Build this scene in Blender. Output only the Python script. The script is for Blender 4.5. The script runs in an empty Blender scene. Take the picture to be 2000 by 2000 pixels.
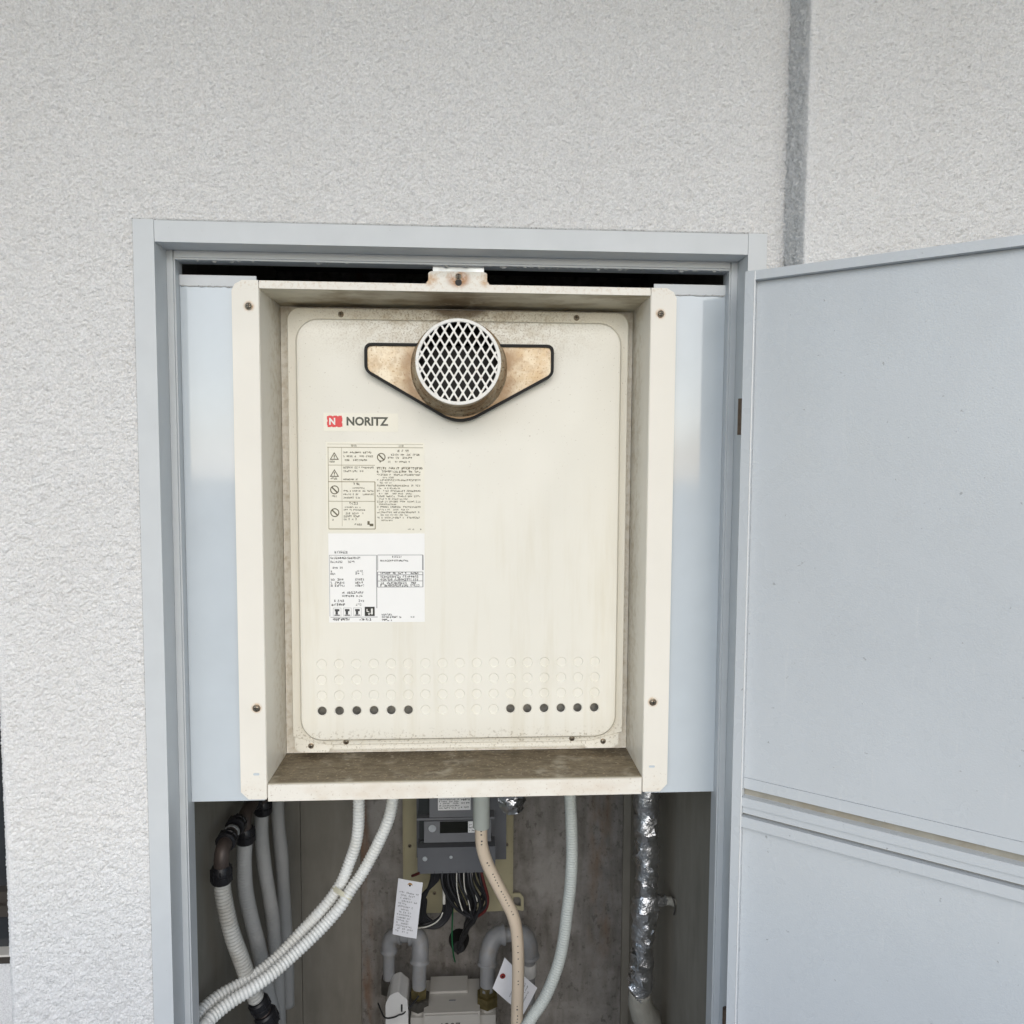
import bpy, bmesh, math, random
import numpy as np
from mathutils import Vector, Matrix

random.seed(7)
RNG = np.random.default_rng(11)
PI = math.pi
rad = math.radians
scene = bpy.context.scene

# ------------------------------------------------------------------ camera
cam_data = bpy.data.cameras.new('Camera')
cam = bpy.data.objects.new('Camera', cam_data)
scene.collection.objects.link(cam)
scene.camera = cam
cam_data.sensor_width = 36.0
cam_data.lens = 36.0 * 1449.5 / 2000.0
cam_data.clip_start = 0.02
cam_data.clip_end = 500.0
_yaw, _pitch, _roll = 0.0573, -0.0654, 0.0056
_fw = Vector((math.sin(_yaw) * math.cos(_pitch), math.cos(_yaw) * math.cos(_pitch), math.sin(_pitch)))
_rt = Vector((math.cos(_yaw), -math.sin(_yaw), 0))
_up = _rt.cross(_fw)
_rt2 = _rt * math.cos(_roll) + _up * math.sin(_roll)
_up2 = _up * math.cos(_roll) - _rt * math.sin(_roll)
_m = Matrix((_rt2, _up2, -_fw)).transposed().to_4x4()
_m.translation = Vector((0.3949, -0.9135, 1.1166))
cam.matrix_world = _m

# ------------------------------------------------------------------ sky, sun, exposure
SUN_EL, SUN_AZ = rad(30), rad(-6)          # azimuth measured from straight behind the viewer
world = bpy.data.worlds.new('World')
scene.world = world
world.use_nodes = True
wn = world.node_tree
sky = wn.nodes.new('ShaderNodeTexSky')
sky.sky_type = 'NISHITA'
sky.sun_disc = False
sky.sun_elevation = SUN_EL
sky.sun_rotation = PI + SUN_AZ
sky.air_density = 1.0
sky.dust_density = 1.0
sky.ozone_density = 1.0
bg = wn.nodes['Background']
bg.inputs['Strength'].default_value = 0.12
wn.links.new(sky.outputs['Color'], bg.inputs['Color'])

sun_d = bpy.data.lights.new('Sun', 'SUN')
sun_d.energy = 1.5
sun_d.angle = rad(70)
sun_d.color = (1.0, 0.985, 0.965)
sun = bpy.data.objects.new('Sun', sun_d)
scene.collection.objects.link(sun)
_sd = Vector((math.sin(SUN_AZ) * math.cos(SUN_EL), -math.cos(SUN_AZ) * math.cos(SUN_EL), math.sin(SUN_EL)))
sun.rotation_euler = _sd.to_track_quat('Z', 'Y').to_euler()
sun.location = (0.3, -6, 5)

scene.view_settings.view_transform = 'Standard'
scene.view_settings.look = 'None'
scene.view_settings.gamma = 1.0
scene.view_settings.exposure = 0.42
scene.cycles.max_bounces = 6
scene.cycles.diffuse_bounces = 4

# ------------------------------------------------------------------ helpers: objects
def link(o):
    scene.collection.objects.link(o)
    return o

def tag(o, label=None, cat=None, group=None, kind=None):
    if label: o['label'] = label
    if cat: o['category'] = cat
    if group: o['group'] = group
    if kind: o['kind'] = kind
    return o

def thing(name, loc, label, cat, group=None, rot=(0, 0, 0)):
    o = bpy.data.objects.new(name, None)
    o.empty_display_size = 0.02
    o.location = loc
    o.rotation_euler = rot
    link(o)
    return tag(o, label, cat, group)

def origin_of(parent):
    v = Vector((0, 0, 0))
    p = parent
    while p is not None:
        v += Vector(p.location)
        p = p.parent
    return v

def finish(name, bm, mats, parent=None, smooth=None, bevel=0, local=False, seg=2):
    """bm is in world coordinates unless local=True; becomes one mesh object"""
    if bevel:
        es = [e for e in bm.edges if len(e.link_faces) == 2 and e.calc_face_angle(0) > 0.6]
        bmesh.ops.bevel(bm, geom=es, offset=bevel, segments=seg, profile=0.5, affect='EDGES', clamp_overlap=True)
    bmesh.ops.recalc_face_normals(bm, faces=bm.faces[:])
    if parent is not None and not local:
        off = origin_of(parent)
        for v in bm.verts:
            v.co -= off
    me = bpy.data.meshes.new(name)
    bm.to_mesh(me)
    bm.free()
    if not isinstance(mats, (list, tuple)): mats = [mats]
    for m in mats: me.materials.append(m)
    if smooth is not None:
        me.shade_smooth() if smooth >= 180 else me.set_sharp_from_angle(angle=rad(smooth))
        if smooth < 180:
            me.shade_smooth(); me.set_sharp_from_angle(angle=rad(smooth))
    o = bpy.data.objects.new(name, me)
    o.parent = parent
    return link(o)

def inst(name, me, parent, loc):
    o = bpy.data.objects.new(name, me)
    o.parent = parent
    off = origin_of(parent) if parent is not None else Vector((0, 0, 0))
    o.location = Vector(loc) - off
    return link(o)

# ------------------------------------------------------------------ helpers: shapes
def box(bm, x0, x1, y0, y1, z0, z1, mi=0):
    vs = [bm.verts.new(p) for p in ((x0, y0, z0), (x1, y0, z0), (x1, y1, z0), (x0, y1, z0),
                                    (x0, y0, z1), (x1, y0, z1), (x1, y1, z1), (x0, y1, z1))]
    for f in ((0, 1, 5, 4), (1, 2, 6, 5), (2, 3, 7, 6), (3, 0, 4, 7), (4, 5, 6, 7), (3, 2, 1, 0)):
        bm.faces.new([vs[i] for i in f]).material_index = mi
    return vs

def boxes(*bs):
    bm = bmesh.new()
    for b in bs: box(bm, *b)
    return bm

def prism_y(bm, poly, y0, y1, mi=0):
    """poly: list of (x, z); extruded from y0 (front) to y1"""
    a = [bm.verts.new((x, y0, z)) for x, z in poly]
    b = [bm.verts.new((x, y1, z)) for x, z in poly]
    n = len(poly)
    bm.faces.new(a).material_index = mi
    bm.faces.new(b[::-1]).material_index = mi
    for i in range(n):
        bm.faces.new((a[i], b[i], b[(i + 1) % n], a[(i + 1) % n])).material_index = mi

def ring_y(bm, outer, inner, y0, y1, mi=0):
    """frame between two loops with equal point counts"""
    n = len(outer)
    L = [[bm.verts.new((x, y, z)) for x, z in loop] for loop, y in ((outer, y0), (inner, y0), (inner, y1), (outer, y1))]
    for k in range(4):
        A, B = L[k], L[(k + 1) % 4]
        for i in range(n):
            bm.faces.new((A[i], A[(i + 1) % n], B[(i + 1) % n], B[i])).material_index = mi

def rrect(x0, x1, z0, z1, r, n=8):
    pts = []
    for cx, cz, a0 in ((x1 - r, z1 - r, 0), (x0 + r, z1 - r, 90), (x0 + r, z0 + r, 180), (x1 - r, z0 + r, 270)):
        for i in range(n + 1):
            a = rad(a0 + 90 * i / n)
            pts.append((cx + r * math.cos(a), cz + r * math.sin(a)))
    return pts

def offset_poly(poly, d):
    """offset of a convex counter-clockwise-or-not polygon outwards by d"""
    c = Vector((sum(p[0] for p in poly) / len(poly), sum(p[1] for p in poly) / len(poly)))
    n = len(poly); out = []
    for i in range(n):
        p0, p1, p2 = Vector(poly[i - 1]), Vector(poly[i]), Vector(poly[(i + 1) % n])
        def nrm(a, b):
            e = (b - a).normalized(); q = Vector((e.y, -e.x))
            return q if q.dot((a + b) / 2 - c) > 0 else -q
        n1, n2 = nrm(p0, p1), nrm(p1, p2)
        m = (n1 + n2).normalized()
        out.append(tuple(p1 + m * d / max(0.3, m.dot(n1))))
    return out

def round_poly(poly, r, n=5):
    out = []
    N = len(poly)
    for i in range(N):
        p0, p1, p2 = Vector(poly[i - 1]), Vector(poly[i]), Vector(poly[(i + 1) % N])
        a = (p0 - p1).normalized(); b = (p2 - p1).normalized()
        rr = r[i] if isinstance(r, (list, tuple)) else r
        A, B = p1 + a * rr, p1 + b * rr
        for k in range(n + 1):
            t = k / n
            q = A * (1 - t) ** 2 + p1 * 2 * t * (1 - t) + B * t ** 2
            out.append((q.x, q.y))
    return out

def catmull(pts, step):
    P = [Vector(p) for p in pts]
    P = [P[0] * 2 - P[1]] + P + [P[-1] * 2 - P[-2]]
    dense = []
    for i in range(1, len(P) - 2):
        p0, p1, p2, p3 = P[i - 1], P[i], P[i + 1], P[i + 2]
        n = max(4, int((p2 - p1).length / (step * 0.5)))
        for k in range(n):
            t = k / n
            dense.append(0.5 * ((2 * p1) + (p2 - p0) * t + (2 * p0 - 5 * p1 + 4 * p2 - p3) * t * t + (3 * p1 - p0 - 3 * p2 + p3) * t ** 3))
    dense.append(P[-2])
    out = [dense[0]]; acc = 0.0
    for a, b in zip(dense, dense[1:]):
        d = (b - a).length
        if d < 1e-9: continue
        pos = 0.0
        while acc + (d - pos) >= step:
            pos += step - acc; acc = 0.0
            out.append(a.lerp(b, pos / d))
        acc += d - pos
    if (out[-1] - dense[-1]).length > step * 0.3: out.append(dense[-1])
    return out

def sweep(bm, path, radius, seg=14, mi=0, cap=True, mi_fn=None):
    """radius: number or function(arc_length, ring_index, angle)"""
    n = len(path)
    T = [(path[min(i + 1, n - 1)] - path[max(i - 1, 0)]).normalized() for i in range(n)]
    ref = Vector((0, 1, 0)) if abs(T[0].y) < 0.8 else Vector((1, 0, 0))
    N = (ref - T[0] * ref.dot(T[0])).normalized()
    rings = []; s = 0.0
    for i in range(n):
        if i:
            s += (path[i] - path[i - 1]).length
            N = (N - T[i] * N.dot(T[i])).normalized()
        B = T[i].cross(N)
        ring = []
        for k in range(seg):
            a = 2 * PI * k / seg
            r = radius(s, i, a) if callable(radius) else radius
            ring.append(bm.verts.new(path[i] + (N * math.cos(a) + B * math.sin(a)) * r))
        rings.append(ring)
    for i in range(n - 1):
        for k in range(seg):
            f = bm.faces.new((rings[i][k], rings[i][(k + 1) % seg], rings[i + 1][(k + 1) % seg], rings[i + 1][k]))
            f.material_index = mi_fn(i) if mi_fn else mi
    if cap:
        bm.faces.new(rings[0][::-1]).material_index = mi
        bm.faces.new(rings[-1]).material_index = mi
    return rings

def lathe(bm, prof, centre, axis, seg=32, mi=0, cap=True):
    """prof: list of (distance along axis, radius)"""
    ax = Vector(axis).normalized()
    ref = Vector((0, 0, 1)) if abs(ax.z) < 0.9 else Vector((1, 0, 0))
    u = (ref - ax * ref.dot(ax)).normalized(); v = ax.cross(u)
    C = Vector(centre); rings = []
    for d, r in prof:
        if r < 1e-7:
            rings.append([bm.verts.new(C + ax * d)])
        else:
            rings.append([bm.verts.new(C + ax * d + (u * math.cos(2 * PI * k / seg) + v * math.sin(2 * PI * k / seg)) * r) for k in range(seg)])
    for A, B in zip(rings, rings[1:]):
        for k in range(seg):
            k2 = (k + 1) % seg
            if len(A) == 1 and len(B) == 1: continue
            if len(A) == 1: f = bm.faces.new((A[0], B[k2], B[k]))
            elif len(B) == 1: f = bm.faces.new((A[k], A[k2], B[0]))
            else: f = bm.faces.new((A[k], A[k2], B[k2], B[k]))
            f.material_index = mi
    if cap:
        for R in (rings[0], rings[-1]):
            if len(R) > 2:
                try: bm.faces.new(R).material_index = mi
                except ValueError: pass

def text_mesh(body, size, font_scale_x=1.0, bold=0.0):
    cu = bpy.data.curves.new('lettering', 'FONT')
    cu.body = body; cu.size = size; cu.offset = bold; cu.resolution_u = 3
    ob = bpy.data.objects.new('lettering', cu); link(ob)
    dg = bpy.context.evaluated_depsgraph_get()
    dg.update()
    me = bpy.data.meshes.new_from_object(ob.evaluated_get(dg))
    bpy.data.objects.remove(ob)
    if font_scale_x != 1.0:
        for v in me.vertices: v.co.x *= font_scale_x
    return me

def text_part(name, body, x0, x1, z0, z1, y, mat, parent, bold=0.0):
    """flat printed lettering filling the box x0..x1, z0..z1 in the plane y, read from the front"""
    me = text_mesh(body, 0.01, 1.0, bold)
    xs = [v.co.x for v in me.vertices]; ys = [v.co.y for v in me.vertices]
    ax, bx, ay, by = min(xs), max(xs), min(ys), max(ys)
    off = origin_of(parent)
    for v in me.vertices:
        px = x0 + (v.co.x - ax) / (bx - ax) * (x1 - x0)
        pz = z0 + (v.co.y - ay) / (by - ay) * (z1 - z0)
        v.co = Vector((px, y, pz)) - off
    me.materials.clear(); me.materials.append(mat)
    o = bpy.data.objects.new(name, me); o.parent = parent
    return link(o)

def print_rects(name, rects, y, mat, parent, local=False):
    """flat print: rectangles (x0, x1, z0, z1) in the plane y"""
    bm = bmesh.new()
    for x0, x1, z0, z1 in rects:
        bm.faces.new([bm.verts.new(p) for p in ((x0, y, z0), (x1, y, z0), (x1, y, z1), (x0, y, z1))])
    return tag(finish(name, bm, mat, parent, local=local), kind='stuff')

def text_row(x0, x1, z, h, fill=0.8, r=random):
    """a row of tiny block characters, as unreadably small print shows"""
    out = []; x = x0
    while x < x1 - h * 0.4:
        w = h * r.uniform(0.55, 0.95)
        if r.random() < fill:
            t = .085 * h
            for q in r.sample((.08, .28, .50, .72, .92), r.choice((2, 3, 3))):
                a_ = r.choice((0, 0, .2, .45)); b_ = r.choice((1, 1, .75))
                out.append((x + w * a_, min(x + w * b_, x1), z + h * q - t, z + h * q + t))
            for q in r.sample((.1, .32, .5, .7, .92), r.choice((1, 2))):
                out.append((x + w * q - t, min(x + w * q + t, x1 + t), z + h * r.choice((0, .1, .4)), z + h * r.choice((.6, .9, 1))))
        x += w + h * 0.12
    return out

# ------------------------------------------------------------------ materials
def node(nt, typ, **kw):
    n = nt.nodes.new(typ)
    for k, v in kw.items(): setattr(n, k, v)
    return n

def mat(name, col, rough=0.5, metal=0.0, spec=0.5, var=None, bump=None, stains=(), coat=0.0, coat_rough=0.1, rough_var=0.0):
    """var=(scale, amount); bump=[(scale, strength, distance[, stretch])...]; stains: dicts"""
    m = bpy.data.materials.new(name); m.use_nodes = True
    nt = m.node_tree; L = nt.links
    b = nt.nodes['Principled BSDF']
    b.inputs['Roughness'].default_value = rough
    b.inputs['Metallic'].default_value = metal
    b.inputs['Specular IOR Level'].default_value = spec
    b.inputs['Coat Weight'].default_value = coat
    b.inputs['Coat Roughness'].default_value = coat_rough
    geo = node(nt, 'ShaderNodeNewGeometry')
    pos = geo.outputs['Position']
    def noise(scale, detail=3, stretch=(1, 1, 1), rough_=0.55, seed=0.0):
        mp = node(nt, 'ShaderNodeMapping'); mp.inputs['Scale'].default_value = stretch
        mp.inputs['Location'].default_value = (seed, seed * 1.7, seed * 0.6)
        L.new(pos, mp.inputs['Vector'])
        n = node(nt, 'ShaderNodeTexNoise'); n.inputs['Scale'].default_value = scale
        n.inputs['Detail'].default_value = detail; n.inputs['Roughness'].default_value = rough_
        L.new(mp.outputs['Vector'], n.inputs['Vector'])
        return n.outputs['Fac']
    def maprange(val, a, b_, c=0.0, d=1.0, smooth=False):
        r = node(nt, 'ShaderNodeMapRange'); r.clamp = True
        if smooth: r.interpolation_type = 'SMOOTHSTEP'
        for k, x in zip(('From Min', 'From Max', 'To Min', 'To Max'), (a, b_, c, d)): r.inputs[k].default_value = x
        L.new(val, r.inputs['Value'])
        return r.outputs['Result']
    def mul(a, b_):
        n = node(nt, 'ShaderNodeMath', operation='MULTIPLY')
        for i, x in enumerate((a, b_)):
            if isinstance(x, (int, float)): n.inputs[i].default_value = x
            else: L.new(x, n.inputs[i])
        return n.outputs[0]
    rgb = node(nt, 'ShaderNodeRGB'); rgb.outputs[0].default_value = (*col, 1)
    cur = rgb.outputs[0]
    def mix(fac, c):
        nonlocal cur
        x = node(nt, 'ShaderNodeMix', data_type='RGBA')
        L.new(fac, x.inputs['Factor']) if not isinstance(fac, float) else None
        L.new(cur, x.inputs['A']); x.inputs['B'].default_value = (*c, 1)
        cur = x.outputs['Result']
    if var:
        hs = node(nt, 'ShaderNodeHueSaturation')
        L.new(cur, hs.inputs['Color'])
        L.new(maprange(noise(var[0], 3), 0.25, 0.75, 1 - var[1], 1 + var[1]), hs.inputs['Value'])
        cur = hs.outputs['Color']
    rfac = None
    for i, s in enumerate(stains):
        n = noise(s.get('scale', 60), s.get('detail', 4), s.get('stretch', (1, 1, 1)), s.get('nrough', 0.6), s.get('seed', i * 3.1))
        f = maprange(n, s.get('lo', 0.5), s.get('hi', 0.65))
        for mk in s.get('masks', ()):
            if mk[0] in 'xyz':
                sp = node(nt, 'ShaderNodeSeparateXYZ'); L.new(pos, sp.inputs[0])
                f = mul(f, maprange(sp.outputs['XYZ'.index(mk[0].upper())], mk[1], mk[2], smooth=True))
            else:
                sub = node(nt, 'ShaderNodeVectorMath', operation='SUBTRACT'); L.new(pos, sub.inputs[0]); sub.inputs[1].default_value = mk[1]
                sc = node(nt, 'ShaderNodeVectorMath', operation='MULTIPLY'); L.new(sub.outputs[0], sc.inputs[0]); sc.inputs[1].default_value = mk[4] if len(mk) > 4 else (1, 1, 1)
                ln = node(nt, 'ShaderNodeVectorMath', operation='LENGTH'); L.new(sc.outputs[0], ln.inputs[0])
                f = mul(f, maprange(ln.outputs['Value'], mk[2], mk[3], 1.0, 0.0, smooth=True))
        f = mul(f, s.get('amount', 1.0))
        mix(f, s['col'])
        rfac = f if rfac is None else rfac
    L.new(cur, b.inputs['Base Color'])
    if rough_var:
        L.new(maprange(noise(25, 2), 0.3, 0.7, max(0.02, rough - rough_var), rough + rough_var), b.inputs['Roughness'])
    prev = None
    for bp in (bump or ()):
        bn = node(nt, 'ShaderNodeBump'); bn.inputs['Strength'].default_value = bp[1]; bn.inputs['Distance'].default_value = bp[2]
        L.new(noise(bp[0], 2, bp[3] if len(bp) > 3 else (1, 1, 1)), bn.inputs['Height'])
        if prev: L.new(prev, bn.inputs['Normal'])
        prev = bn.outputs['Normal']
    if prev: L.new(prev, b.inputs['Normal'])
    return m

BROWN = (0.16, 0.10, 0.05)
DUST = (0.23, 0.19, 0.13)
M = {}
M['stucco'] = mat('stucco', (0.792, 0.795, 0.797), 0.9, spec=0.2, var=(430, 0.16), bump=[(560, 1.0, 0.0018)],
                  stains=[dict(scale=2.2, stretch=(1.6, 1, .5), detail=3, lo=.42, hi=.72, col=(.71, .708, .70), amount=.45)])
M['frame'] = mat('frame_paint', (0.60, 0.63, 0.65), 0.42, var=(30, 0.03), bump=[(900, 0.05, 0.0004)], rough_var=.06,
                 stains=[dict(scale=380, lo=.70, hi=.74, col=(.25, .24, .22), amount=.5)])
M['panel'] = mat('panel_paint', (0.57, 0.628, 0.675), 0.085, var=(18, 0.03), bump=[(45, 0.02, 0.002)], coat=.25, coat_rough=.05,
                 stains=[dict(scale=260, lo=.70, hi=.74, col=(.3, .3, .3), amount=.5)])
M['door'] = mat('door_paint', (0.57, 0.608, 0.642), 0.30, var=(5, 0.03), bump=[(520, 0.30, 0.0006), (7, 0.10, 0.01)], rough_var=.10,
                stains=[dict(scale=120, lo=.70, hi=.73, col=(.2, .2, .2), amount=.6),
                        dict(scale=5, stretch=(1.5, 1.5, .5), detail=2, lo=.30, hi=.80, col=(.52, .548, .568), amount=.35),
                        dict(scale=70, stretch=(1.8, 1.8, .10), lo=.64, hi=.76, col=(.66, .68, .69), amount=.35)])
M['edge_highlight'] = mat('edge_highlight', (0.74, 0.76, 0.77), 0.2, spec=.6)  # paler, glossier colour painting in the highlight on the door stile's folded edge
M['galv'] = mat('galvanised', (0.62, 0.65, 0.66), 0.38, metal=.6, var=(90, .12), rough_var=.1)
M['cover'] = mat('cover_enamel', (0.815, 0.793, 0.71), 0.48, var=(8, .02), bump=[(600, .05, .0004)], rough_var=.05,
                 stains=[dict(scale=420, lo=.50, hi=.62, col=(.30, .22, .13), amount=.75, masks=[('sph', (.378, .10, 1.315), .02, .26, (1, 0, 2.6))]),
                         dict(scale=75, lo=.42, hi=.70, col=(.45, .37, .25), amount=.7, masks=[('sph', (.378, .10, 1.31), .02, .24, (1, 0, 2.4))]),
                         dict(scale=330, lo=.66, hi=.72, col=(.32, .26, .18), amount=.65, masks=[('z', .95, 1.25)]),
                         dict(scale=60, lo=.1, hi=.4, col=(.17, .12, .07), amount=.9, masks=[('sph', (.380, .12, 1.327), .018, .036, (.75, 0, 2.2))]),
                         dict(scale=14, stretch=(4, 1, .35), lo=.50, hi=.75, col=(.70, .655, .53), amount=.5, masks=[('z', 1.15, .95)]),
                         dict(scale=300, lo=.55, hi=.66, col=(.33, .28, .2), amount=.6, masks=[('z', .752, .735)])])
M['surround'] = mat('surround_enamel', (0.84, 0.81, 0.735), 0.40, var=(12, .025), bump=[(700, .05, .0004)], rough_var=.05,
                    stains=[dict(scale=28, stretch=(.6, 1, 1), lo=.45, hi=.75, col=(.60, .47, .33), amount=.5, masks=[('z', .715, .68)]),
                            dict(scale=330, lo=.62, hi=.70, col=(.36, .25, .16), amount=.5, masks=[('z', .72, .69)]),
                            dict(scale=260, lo=.52, hi=.66, col=(.52, .36, .2), amount=.4, masks=[('z', 1.325, 1.345)]),
                            dict(scale=90, lo=.45, hi=.7, col=(.50, .42, .28), amount=.55, masks=[('y', .06, .12)]),
                            dict(scale=90, lo=.30, hi=.5, col=(.40, .17, .045), amount=1.0, masks=[('sph', (.3805, .044, 1.3487), .006, .019, (1, 0, 1.3))]),
                            dict(scale=90, lo=.30, hi=.55, col=(.50, .26, .07), amount=.8, masks=[('sph', (.3455, .044, 1.347), .002, .012)]),
                            dict(scale=90, lo=.30, hi=.55, col=(.50, .26, .07), amount=.8, masks=[('sph', (.4155, .044, 1.347), .002, .012)])] +
                           [dict(scale=150, lo=.25, hi=.5, col=(.55, .30, .10), amount=.75, masks=[('sph', c, .003, .0085)])
                            for c in ((.1197, .044, 1.3104), (.6398, .044, 1.3097), (.1206, .044, .7993), (.6391, .044, .8006))])
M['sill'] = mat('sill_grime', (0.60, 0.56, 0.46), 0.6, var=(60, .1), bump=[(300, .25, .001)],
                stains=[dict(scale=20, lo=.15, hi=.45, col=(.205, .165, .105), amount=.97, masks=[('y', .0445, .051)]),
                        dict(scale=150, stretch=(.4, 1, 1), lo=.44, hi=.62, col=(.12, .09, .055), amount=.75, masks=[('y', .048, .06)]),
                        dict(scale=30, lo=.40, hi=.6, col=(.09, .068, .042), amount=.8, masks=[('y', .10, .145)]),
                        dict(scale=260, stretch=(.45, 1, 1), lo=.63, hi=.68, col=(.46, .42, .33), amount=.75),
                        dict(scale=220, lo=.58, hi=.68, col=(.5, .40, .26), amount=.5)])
M['top_inside'] = mat('surround_top_grime', (0.70, 0.66, 0.54), 0.5, var=(40, .06), bump=[(300, .1, .0006)],
                      stains=[dict(scale=26, stretch=(.6, 1, 1), lo=.42, hi=.66, col=(.30, .23, .13), amount=.8),
                              dict(scale=60, lo=.3, hi=.5, col=(.22, .15, .08), amount=.8, masks=[('sph', (.38, .12, 1.332), .01, .07)])])
M['rust_plate'] = mat('flue_plate', (0.66, 0.59, 0.46), 0.36, metal=.25, var=(40, .06), bump=[(200, .15, .0006)],
                      stains=[dict(scale=34, lo=.40, hi=.66, col=(.46, .32, .17), amount=.8),
                              dict(scale=330, lo=.56, hi=.64, col=(.28, .16, .07), amount=.65),
                              dict(scale=110, lo=.50, hi=.64, col=(.40, .30, .20), amount=.6),
                              dict(scale=40, lo=.25, hi=.55, col=(.26, .16, .08), amount=.9, masks=[('sph', (.381, .09, 1.240), .064, .092, (1, 0, 1))]),
                              dict(scale=90, lo=.35, hi=.6, col=(.28, .18, .09), amount=.8, masks=[('z', 1.215, 1.19)])])
M['collar'] = mat('flue_collar', (0.42, 0.34, 0.23), 0.4, metal=.4, var=(40, .1),
                  stains=[dict(scale=50, lo=.40, hi=.62, col=(.25, .15, .07), amount=.8),
                          dict(scale=220, lo=.55, hi=.64, col=(.12, .07, .03), amount=.8)])
M['grille'] = mat('grille_white', (0.84, 0.83, 0.79), 0.4, var=(120, .06),
                  stains=[dict(scale=160, lo=.58, hi=.70, col=(.5, .38, .25), amount=.5)])
M['flue_dark'] = mat('flue_inside', (0.008, 0.005, 0.004), 0.6, var=(40, .4))
M['rubber'] = mat('rubber', (0.010, 0.010, 0.010), 0.6, spec=.3)
M['screw'] = mat('screw_steel', (0.30, 0.27, 0.22), 0.35, metal=.85, var=(700, .35), stains=[dict(scale=500, lo=.48, hi=.6, col=(.16, .08, .03), amount=.7)])
M['black'] = mat('dark_slot', (0.012, 0.012, 0.012), 0.6)
M['inside_grey'] = mat('burner_tray', (0.34, 0.33, 0.30), 0.5, metal=.3, var=(90, .5))
M['sticker_cream'] = mat('sticker_film', (0.83, 0.805, 0.70), 0.28, var=(60, .015))
M['sticker_white'] = mat('sticker_white', (0.90, 0.90, 0.885), 0.4, var=(60, .01))
M['ink_brown'] = mat('ink_olive', (0.13, 0.115, 0.07), 0.6)
M['ink_tan'] = mat('ink_tan', (0.30, 0.26, 0.17), 0.6)
M['ink_grey'] = mat('ink_grey', (0.06, 0.06, 0.06), 0.6)
M['ink_line'] = mat('ink_line', (0.30, 0.30, 0.31), 0.6)
M['ink_black'] = mat('ink_black', (0.03, 0.03, 0.025), 0.6)
M['ink_logo'] = mat('ink_logo', (0.085, 0.09, 0.07), 0.5)
M['ink_red'] = mat('ink_red', (0.72, 0.045, 0.05), 0.4)
M['ink_white'] = mat('ink_white', (0.85, 0.84, 0.80), 0.4)
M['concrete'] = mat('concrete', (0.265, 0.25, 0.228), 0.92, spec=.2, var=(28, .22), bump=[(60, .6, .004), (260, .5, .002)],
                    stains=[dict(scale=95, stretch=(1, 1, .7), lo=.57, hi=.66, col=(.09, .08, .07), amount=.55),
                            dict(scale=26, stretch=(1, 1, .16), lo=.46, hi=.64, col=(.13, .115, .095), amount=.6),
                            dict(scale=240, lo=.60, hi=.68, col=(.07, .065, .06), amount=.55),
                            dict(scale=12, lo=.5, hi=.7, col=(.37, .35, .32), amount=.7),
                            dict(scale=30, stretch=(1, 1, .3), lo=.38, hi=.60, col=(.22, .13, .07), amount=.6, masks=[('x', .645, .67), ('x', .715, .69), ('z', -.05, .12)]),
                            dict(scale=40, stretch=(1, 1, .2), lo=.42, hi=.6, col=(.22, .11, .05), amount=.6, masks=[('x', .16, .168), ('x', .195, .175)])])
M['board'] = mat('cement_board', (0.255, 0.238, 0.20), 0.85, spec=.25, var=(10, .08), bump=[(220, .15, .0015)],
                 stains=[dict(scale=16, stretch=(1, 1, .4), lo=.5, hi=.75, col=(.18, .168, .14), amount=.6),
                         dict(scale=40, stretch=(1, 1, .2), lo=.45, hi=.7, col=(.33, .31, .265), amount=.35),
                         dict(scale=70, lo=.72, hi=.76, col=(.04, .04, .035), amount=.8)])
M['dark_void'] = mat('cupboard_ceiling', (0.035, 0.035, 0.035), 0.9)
M['hose_white'] = mat('hose_white', (0.80, 0.81, 0.78), 0.45, var=(25, .05), stains=[dict(scale=20, lo=.5, hi=.75, col=(.55, .52, .42), amount=.5)])
M['hose_grey'] = mat('hose_grey', (0.40, 0.40, 0.385), 0.6, var=(30, .06), bump=[(160, .3, .002)])
M['hose_dirty'] = mat('hose_dirty', (0.47, 0.47, 0.44), 0.55, var=(25, .1), stains=[dict(scale=30, lo=.5, hi=.7, col=(.28, .25, .2), amount=.5)])
M['hose_pale'] = mat('hose_pale', (0.50, 0.53, 0.50), 0.5, var=(25, .06))
M['tape'] = mat('tape', (0.62, 0.60, 0.46), 0.35)
M['plastic_black'] = mat('fitting_black', (0.012, 0.012, 0.014), 0.42, spec=.4)
M['bronze_fit'] = mat('fitting_bronze', (0.075, 0.058, 0.05), 0.5, metal=.3, var=(60, .3))
M['foil'] = mat('foil', (0.56, 0.56, 0.565), 0.34, metal=1.0, bump=[(170, .5, .004)], rough_var=.12)
M['lagging'] = mat('lagging', (0.30, 0.29, 0.25), 0.75, var=(40, .15), bump=[(120, .4, .003)])
M['pvc'] = mat('conduit_beige', (0.72, 0.60, 0.46), 0.45, var=(30, .04))
M['pvc_socket'] = mat('conduit_socket', (0.46, 0.49, 0.45), 0.5, var=(50, .04))
M['meter_grey'] = mat('meter_grey', (0.125, 0.13, 0.14), 0.45, var=(60, .05))
M['meter_light'] = mat('meter_light', (0.185, 0.19, 0.20), 0.45, var=(60, .05))
M['meter_dark'] = mat('meter_dark', (0.03, 0.034, 0.034), 0.35)
M['lcd'] = mat('lcd', (0.012, 0.012, 0.008), 0.15)
M['khaki'] = mat('khaki_steel', (0.46, 0.42, 0.27), 0.5, var=(25, .06), stains=[dict(scale=60, lo=.62, hi=.72, col=(.25, .2, .12), amount=.5)])
M['cable'] = mat('cable_black', (0.016, 0.016, 0.018), 0.4)
M['cable_white'] = mat('cable_white', (0.65, 0.64, 0.58), 0.45)
M['cable_red'] = mat('cable_red', (0.11, 0.018, 0.016), 0.4)
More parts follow.
